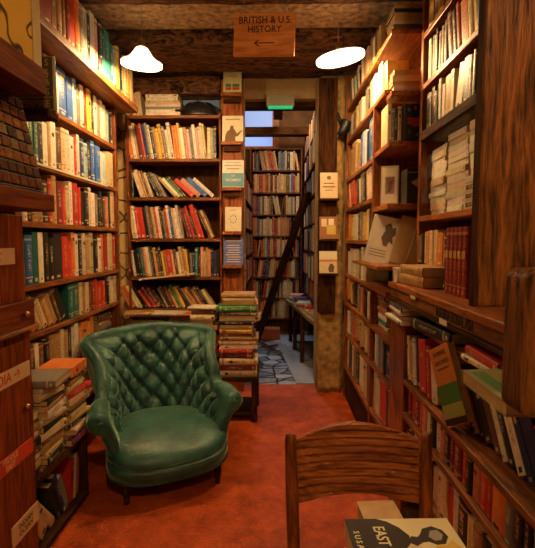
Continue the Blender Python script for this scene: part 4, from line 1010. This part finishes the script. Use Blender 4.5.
# near bay features
bk = prism_book('book', (.742, 2.60, 2.012), (1, .0, 0), (0, -1, 0), None, .125, .215, .03, (.02, .03, .03), 'black flowered book facing out on the right bookcase', None,
  [('poly', RED, [(.5+.38*math.cos(a)*(1+.25*math.cos(5*a)), .55+.12*math.sin(a)*(1+.3*math.sin(3*a))) for a in [k*PI/12 for k in range(24)]])]
  + [('poly', c, [(x+.07*math.cos(a), y+.05*math.sin(a)) for a in [k*PI/4 for k in range(8)]]) for x, y, c in ((.2, .85, LBL), (.75, .82, GRN), (.25, .28, GRN), (.6, .2, LBL), (.85, .35, PNK), (.5, .9, PNK))])
fo = Vector((-.5, -.86, .0)).normalized(); uo = Vector((.86, -.5, 0)).normalized()
prism_book('book', (.655, 2.78, 1.665), (.94, -.34, 0), (-.34, -.94, .1), None, .105, .245, .06, (.62, .48, .25), 'cream book with red picture panel above the tilted display books', None,
  [('rect', WHITE, (.06, .94, .05, .95)), ('rect', RED, (.26, .78, .28, .72)), ('rect', DBR, (.40, .62, .34, .62))])
prism_book('book', (.765, 2.60, 1.662), (1, 0, 0), (0, -1, 0), None, .125, .20, .12, (.022, .028, .018), 'thick dark green book with pale diamond, facing out beside the cream one', None,
  [('poly', LABELM['light'], [(.2, .6), (.5, .47), (.8, .6), (.5, .73)], ), ('rect', OLV, (.06, .94, .88, .91))])
# three tilted display books on the ledge
tl = Vector((-.30, -.92, .26)).normalized()
sk = [(.45, .40), (.35, .55), (.42, .7), (.38, .8), (.52, .88), (.62, .78), (.70, .82), (.74, .66), (.66, .6), (.72, .45), (.6, .5), (.55, .38)]
def tilted(x, y, z, w_, h_, th_, col, label, art, roll):
    ob = prism_book('book', (0, 0, 0), (1, 0, 0), (0, -1, 0), None, w_, h_, th_, col, label, 'large books tilted on the display ledge', art)
    ob.matrix_world = Matrix.Translation((x, y, z)) @ Matrix.Rotation(R(-14), 4, 'Z') @ Matrix.Rotation(R(roll), 4, 'Y') @ Matrix.Rotation(R(-8), 4, 'X') @ Matrix.Rotation(R(90), 4, 'X')
tilted(.560, 2.82, 1.318, .215, .31, .035, (.70, .64, .5), 'white display book with an ink sketch and orange edge', [('poly', DBR, sk), ('rect', ORG, (.80, 1, 0, .42)), ('rect', GRY, (.1, .6, .22, .24)), ('rect', GRY, (.1, .6, .16, .18)), ('rect', GRY, (.1, .6, .28, .30))], 13)
tilted(.70, 2.72, 1.318, .10, .30, .05, (.52, .36, .15), 'tan book slanting between the ink sketch book and the dark brown one', None, 15)
tilted(.775, 2.62, 1.318, .11, .27, .05, (.48, .33, .14), 'rightmost slanting tan book on the display ledge', None, 16)
# tan lying volumes and white block at ledge start
lying('book', .765, 2.20, 1.2265, .32, .2, .050, 't', -84, 'thick tan book lying on the ledge below the short row').matrix_world
lying('book', .77, 2.19, 1.2775, .30, .2, .044, 't', -87, 'upper thick tan book lying on the ledge, bearing the short row')
lying('book', .685, 2.375, 1.2265, .085, .10, .075, 'w', 0, 'small thick white book at the far tip of the ledge')
# five matching red volumes
for i in range(5):
    rng = random.Random(i+40); p = Plan(); p.t = .040; p.d = .15; p.h = .275; p.c = 'r'; p.col = (.27, .018, .012); p.acc = (.6, .3, .08); p.seed = .3; p.st = .9; p.lab = .9
    p.M = frame((0, -1, 0), (-1, 0, 0), (.725, 1.885-i*.0415, 1.2265)); o = make_book(p)
    for zz in (.045, .10, .19, .235): MB().box(.003, .037, -.0042, .003, zz, zz+.005).build('raised_band', cm('band_red%d' % i, (.16, .01, .008)) if zz == .045 else bpy.data.materials['band_red%d' % i], o)
    MB().box(.006, .034, -.0040, .002, .15, .18).build('title_panel', LABELM['gold'], o)
    tag(o, '%s of five matching tall red volumes on the right ledge, counted from the far end' % ORD[i], 'book', 'matching red volumes on the ledge')
# three lettered spines in the glazed case
for i in range(3):
    p = Plan(); p.t = .036; p.d = .12; p.h = .25; p.c = 'c'; p.col = (.62, .5, .3); p.acc = (.05, .03, .02); p.seed = .1; p.st = .1; p.lab = .9
    zl = Vector((0, 1, 0)); p.M = Matrix(((0, 1, 0, .83), (0, 0, 1, 1.73), (1, 0, 0, 1.583+i*.0375), (0, 0, 0, 1)))
    # local x=up, y=+X, z=+Y
    o = make_book(p)
    o2 = text_obj('spine_lettering', 'SELECTED', .026, Matrix(((0, 1, 0, .018), (0, 0, -1, .0024), (-1, 0, 0, .17), (0, 0, 0, 1))), INK, o, ext=.0004)
    MB().box(.002, .034, .0, .002, .012, .07).build('green_band', GRN, o)
    tag(o, '%s cream book with green-tipped lettered spine behind the cabinet glass' % ('lowest', 'middle', 'topmost')[i], 'book', 'three alike lettered books behind the glass')
# red long book, black album, olive book lying at the lettered ledge
lying('album', .76, 1.86, 1.048, .36, .22, .045, 'k', -84, 'black album lying under the lettered ledge beside the far pair')
ob = prism_book('book', (.53, 1.235, 1.082), (-.02, -1, 0), (-.05, 0, 1), None, .25, .17, .035, (.30, .28, .10), 'olive book jutting towards the aisle at the near end under the ledge', None, [('rect', GRN, (.1, .9, .1, .3)), ('rect', OLV, (.1, .9, .5, .8))])
# big orange/green cover leaning forward
ob = prism_book('book', (0, 0, 0), (1, 0, 0), (0, -1, 0), None, .125, .285, .030, (.62, .24, .05), 'large orange and green book leaning with its cover outward under the ledge', None,
   [('rect', GRN, (0, 1, .25, .50)), ('rect', OLV, (0, 1, .08, .25)), ('rect', INK, (0, 1, 0, .08)), ('text', DBR, 'SORREL', .024, .5, .90), ('text', DBR, 'GROVES', .024, .5, .78), ('rect', DBR, (.2, .8, .69, .71))])
ob.matrix_world = Matrix.Translation((.632, 1.58, .7665)) @ Matrix.Rotation(R(-74), 4, 'Z') @ Matrix.Rotation(R(-30), 4, 'Y') @ Matrix.Rotation(R(-3), 4, 'X') @ Matrix.Translation((0,0,.0)) @ Matrix.Rotation(R(90), 4, 'X')

# foreground pile on the chair seat
def fgbook(z, T, code, rz, label, x=.305, y=.935, L_=.26, D=.22): return lying('book', x, y, z, L_, D, T, code, rz, label)
z = .4535
for T, c, lb in ((.05, 't', 'tan book at the bottom of the pile on the wooden chair'), (.045, 'd', 'maroon book in the pile on the wooden chair'), (.05, 'k', 'black book in the pile on the wooden chair'),
                 (.04, 'c', 'cream book in the pile on the wooden chair'), (.045, 'p', 'pink book just beneath the black and cream biography')):
    fgbook(z, T, c, random.Random(lb).uniform(-4, 4), lb); z += T+.001
zt = z+.042
BC = plain('biography_cream', (.66, .60, .36), .35)
ob = prism_book('book', (0, 0, 0), (1, 0, 0), (0, -1, 0), None, .265, .30, .040, BC, 'black and cream biography reading EAST TO, face up on the foreground chair', None,
  [('poly', INK, [(0, 0), (.62, 0), (.60, .30), (.50, .38), (.44, .50), (.46, .62), (.54, .70), (.55, .78), (.49, .88), (.40, .96), (.30, 1.0), (0, 1.0)]),
   ('poly', INK, [(.52, .70), (.56, .77), (.62, .76), (.66, .80), (.70, .86), (.80, .89), (.88, .84), (.90, .76), (.84, .68), (.76, .67), (.70, .71), (.64, .70), (.58, .66)], .0014),
   ('poly', GRY, [(.72, .76), (.76, .83), (.83, .84), (.86, .78), (.82, .72), (.76, .71)], .0020),
   ('poly', YEL, [(.74, .66), (.84, .66), (.92, .72), (.97, .60), (.97, .40), (.80, .40)], .0012), ('poly', INK, [(.50, .58), (.58, .62), (.66, .58), (.74, .60), (.70, .52), (.60, .48), (.52, .50)], .0016),
   ('text', BC, 'EAST TO DAWN', .040, .29, .50, -90, .80), ('text', BC, 'S U S A N', .020, .07, .70, -90), ('rect', BC, (.405, .412, .55, .95))])
ob.matrix_world = Matrix.Translation((.190, .785, zt+.002)) @ Matrix.Rotation(R(2), 4, 'Z')
tag(lying('book', .285, 1.14, .4535, .105, .10, .265, 't', 4, 'x'), 'upright tan block of pages seen through the chair back')
# black headphones-like camera cans on the top of back bookcase: the black bag
t = tag(empty('bag', (-.70, 4.16, 2.575)), 'black leather bag lying on top of the back bookcase', 'bag')
vs = []; fs = []; nu, nv = 28, 14
for j in range(nv+1):
    ph = PI/2*j/nv
    for i in range(nu):
        th = 2*PI*i/nu; k = 1+.06*math.sin(3*th)*math.cos(ph)
        cx = math.cos(th); cy = math.sin(th)
        x = .16*abs(cx)**.75*(1 if cx > 0 else -1)*math.cos(ph)**.5*k; y = .085*abs(cy)**.8*(1 if cy > 0 else -1)*math.cos(ph)**.5
        vs.append((x, y, .004+.135*math.sin(ph)**.85 + .01*math.sin(2*th+1)*math.sin(ph)*math.cos(ph)))
for j in range(nv):
    for i in range(nu): fs.append((j*nu+i, j*nu+(i+1) % nu, (j+1)*nu+(i+1) % nu, (j+1)*nu+i))
fs.append(tuple(range(nu-1, -1, -1)))
LEATH = plain('black_leather', (.012, .011, .012), .28, bump=.4, bscale=40)
MB().add(vs, fs).build('body', LEATH, t, smooth=True)
MB().tube([(-.09, -.05, .07), (-.07, -.075, .11), (0, -.06, .135), (.07, -.075, .11), (.09, -.05, .07)], .006, 8).build('handle', LEATH, t, smooth=True)
for x in (-.09, .09): MB().lathe([(.001, .006), (.012, .004), (.013, 0), (.013, -.01)], 12, Matrix.Translation((x, -.062, .07)) @ Matrix.Rotation(PI/2, 4, 'X')).build('buckle', METAL, t)
tag(box(-.88, -.53, 4.285, 4.297, 2.575, 2.775).build('blue_folder', plain('folder_blue', (.12, .24, .5), .5, var=.1), bevel=.002), 'flat light blue folder standing behind the black bag', 'folder')

# ------------------------------------------------------------------ left foreground cabinet
t = tag(empty('label_cabinet', (-1.1, 1.3, 0)), 'dark red-brown cabinet with handwritten country labels at the left edge', 'cabinet')
t0 = Matrix.Translation((1.1, -1.3, 0))
part('body', LB(-1.24, -.985, .8, 1.73, 0, 1.10), W_CAB, t)
part('upper_body', LB(-1.24, -.985, .8, 1.71, 1.215, 1.545), W_CAB, t)
part('drawer_band', LB(-1.24, -.965, .8, 1.735, 1.115, 1.214), W_CAB_Y, t)
part('ledge', LB(-1.24, -.95, .8, 1.74, 1.10, 1.114), W_SHELF_Y, t)
for y0, y1, z0, z1 in ((.9, 1.70, .05, 1.06),): part('door', LB(-.9848, -.978, y0, y1, z0, z1), W_CAB, t)
def plate(y0, y1, z0, z1, mat, lines, inkm, sz):
    o = part('label_plate', LB(-.978 if z1 < 1.1 else -.985, -.9745 if z1 < 1.1 else -.982, y0, y1, z0, z1), mat, t, 0)
    for i, (s, dz) in enumerate(lines):
        text_obj('label_lettering', s, sz, t0 @ textframe((-.974 if z1 < 1.1 else -.9815, (y0+y1)/2, (z0+z1)/2+dz), (0, 1, 0), (1, 0, 0)), inkm, o, ext=.0004, sx=.9)
HANDW = plain('label_cream', (.62, .42, .22), .6); REDI = plain('red_ink', (.50, .04, .015), .6); REDL = plain('label_red', (.55, .045, .02), .6)
plate(1.36, 1.645, 1.36, 1.42, HANDW, (('AFGHAN-', .014), ('ISTAN \u2192', -.014)), REDI, .032)
plate(1.38, 1.70, .915, .975, HANDW, (('INDIA \u2192', 0),), REDI, .055)
plate(1.40, 1.70, .60, .66, REDL, (('MIDDLE', .015), ('EAST', -.014)), HANDW, .030)
plate(1.54, 1.72, .30, .38, HANDW, (('INDIAN', .014), ('OCEAN', -.014)), DBR, .030)
for z in (.80, 1.165): MB().lathe([(.001, .02), (.010, .018), (.012, .01), (.006, 0)], 12, t0 @ Matrix.Translation((-.978 if z < 1.1 else -.965, 1.66, z)) @ Matrix.Rotation(PI/2, 4, 'Y')).build('knob', BRASS, t, smooth=True)
# hutch uprights carrying rack, block, picture ledge
t = tag(empty('hutch', (-1.0, 1.2, 1.55)), 'dark hutch frame above the label cabinet, cut off by the left edge', 'shelf')
t0 = Matrix.Translation((1.0, -1.2, -1.55))
part('back_board', LB(-1.03, -1.0, .8, 1.50, 1.547, 2.75), W_DARK_Z, t)
part('block_ledge', LB(-1.0, -.80, 1.0, 1.60, 1.552, 1.612), W_CAB_Y, t)
part('picture_ledge', LB(-1.0, -.785, 1.0, 1.54, 1.945, 2.030), W_CAB_Y, t)
part('side_board', LB(-1.0, -.97, 1.0, 1.02, 1.612, 1.948), W_DARK_Z, t)
# rack of small tiles
t = tag(empty('tile_rack', (-.822, 1.32, 1.62)), 'slanted rack of small brown printed tiles above the label cabinet', 'rack')
ang = math.atan2(.065, .30)
MR = Matrix.Rotation(-ang, 4, 'Y')
def RB(x0, x1, y0, y1, z0, z1): b = MB(); b.box(x0, x1, y0, y1, z0, z1, M=MR); return b
part('backing', RB(-.012, 0, -.28, .25, 0, .325), BLACK, t, 0)
tm = [plain('tile_%d' % i, c, .4, var=.5, bscale=110) for i, c in enumerate(((.11, .034, .009), (.19, .065, .018), (.06, .02, .007), (.17, .11, .045)))]
for m in tm: m.node_tree.nodes['Principled BSDF'].inputs['Specular IOR Level'].default_value = .06; m.node_tree.nodes['Principled BSDF'].inputs['Roughness'].default_value = .8
for j in range(8):
    for i in range(11):
        m = tm[3] if j in (3, 4) and (i+j) % 2 else tm[(i*3+j*2) % 3]
        y = .25-.006-(i+1)*.047; z = .006+j*.040
        RB(0, .008, y, y+.038, z, z+.031).build('tile', m, t)
# picture
def pic_mat():
    m, nt, b = newmat('old_map'); L = nt.links.new
    tc = node(nt, 'ShaderNodeTexCoord'); wv = node(nt, 'ShaderNodeTexWave', wave_type='BANDS'); wv.inputs['Scale'].default_value = 6.5; wv.inputs['Distortion'].default_value = 14; wv.inputs['Detail'].default_value = 2
    wv.inputs['Detail Scale'].default_value = .6
    cr = node(nt, 'ShaderNodeValToRGB'); e = cr.color_ramp.elements; e[0].position = .0; e[0].color = (.05, .03, .01, 1); e[1].position = .05; e[1].color = (.60, .36, .06, 1)
    L(tc.outputs['Object'], wv.inputs[0]); L(wv.outputs['Fac'], cr.inputs[0]); L(cr.outputs[0], b.inputs[0]); b.inputs['Roughness'].default_value = .85; b.inputs['Specular IOR Level'].default_value = .1
    return m
t = tag(empty('map_panel', (-.81, 1.285, 2.031)), 'ochre panel with branching dark lines standing at the upper left edge', 'picture')
part('panel', box(-.02, .01, -.30, .255, 0, .62), pic_mat(), t)
part('edge_strip', box(.0101, .013, .205, .255, 0, .62), plain('panel_edge', (.36, .24, .06), .6), t, 0)
# EMPIRE board
t = tag(empty('lettered_board', (-.94, 1.76, 1.955)), 'dark olive board with gold ornament reading EMPIRE behind the map panel', 'sign')
part('board', box(-.16, .075, 0, .02, 0, .212), plain('board_olive', (.055, .042, .016), .45, var=.3), t)
GOLD = plain('gilt', (.30, .19, .06), .5)
text_obj('lettering', 'EMPIRE', .037, textframe((0.0, -.001, .028), (1, 0, 0), (0, -1, 0)), GOLD, t, sx=.95)
for k in range(4): text_obj('ornament', 'S&\u00a7S'[k], .036, textframe((.047, -.001, .073+k*.037), (1, 0, 0), (0, -1, 0)), GOLD, t)
b = MB()
for z0, z1 in ((.004, .007), (.052, .055), (.205, .208)): b.box(-.155, .07, -.0015, 0, z0, z1)
b.box(.020, .023, -.0015, 0, .055, .205); b.box(.070, .073, -.0015, 0, .004, .208)
b.build('gilt_lines', GOLD, t)
tag(box(-1.235, -.87, 1.72, 1.80, 1.925, 1.954).build('bracket_shelf', W_DARK_X, bevel=.003), 'narrow dark bracket shelf carrying the EMPIRE board', 'shelf')

# ------------------------------------------------------------------ right foreground door leaf and block
t = tag(empty('door_leaf', (.487, .86, 1.32)), 'massive grained wooden door leaf filling the right edge', 'door')
part('plank', box(-.098, .16, -.012, .022, 0, 1.55), W_POST, t, .006)
part('edge_strip', box(-.101, -.0985, -.008, .018, 0, 1.55), W_DARK_Z, t, .002)
t = tag(empty('wooden_block', (.5, .72, 1.17)), 'dark rounded wooden block in front of the door leaf at right', 'block')
b = MB(); pr = []
for cx, cz, a0 in ((.20, .02, -90), (.20, .22, 0), (-.11, .22, 90), (-.11, .02, 180)):
    for k in range(6): a = R(a0+k*18); pr.append((cx+.02*math.cos(a), cz+.02*math.sin(a)))
b.prism(pr, -.03, .03, M=Matrix.Rotation(PI/2, 4, 'X')); part('block_body', b, W_POST, t, .004)
t.location = (.52, .72, 1.165)

flush_books()
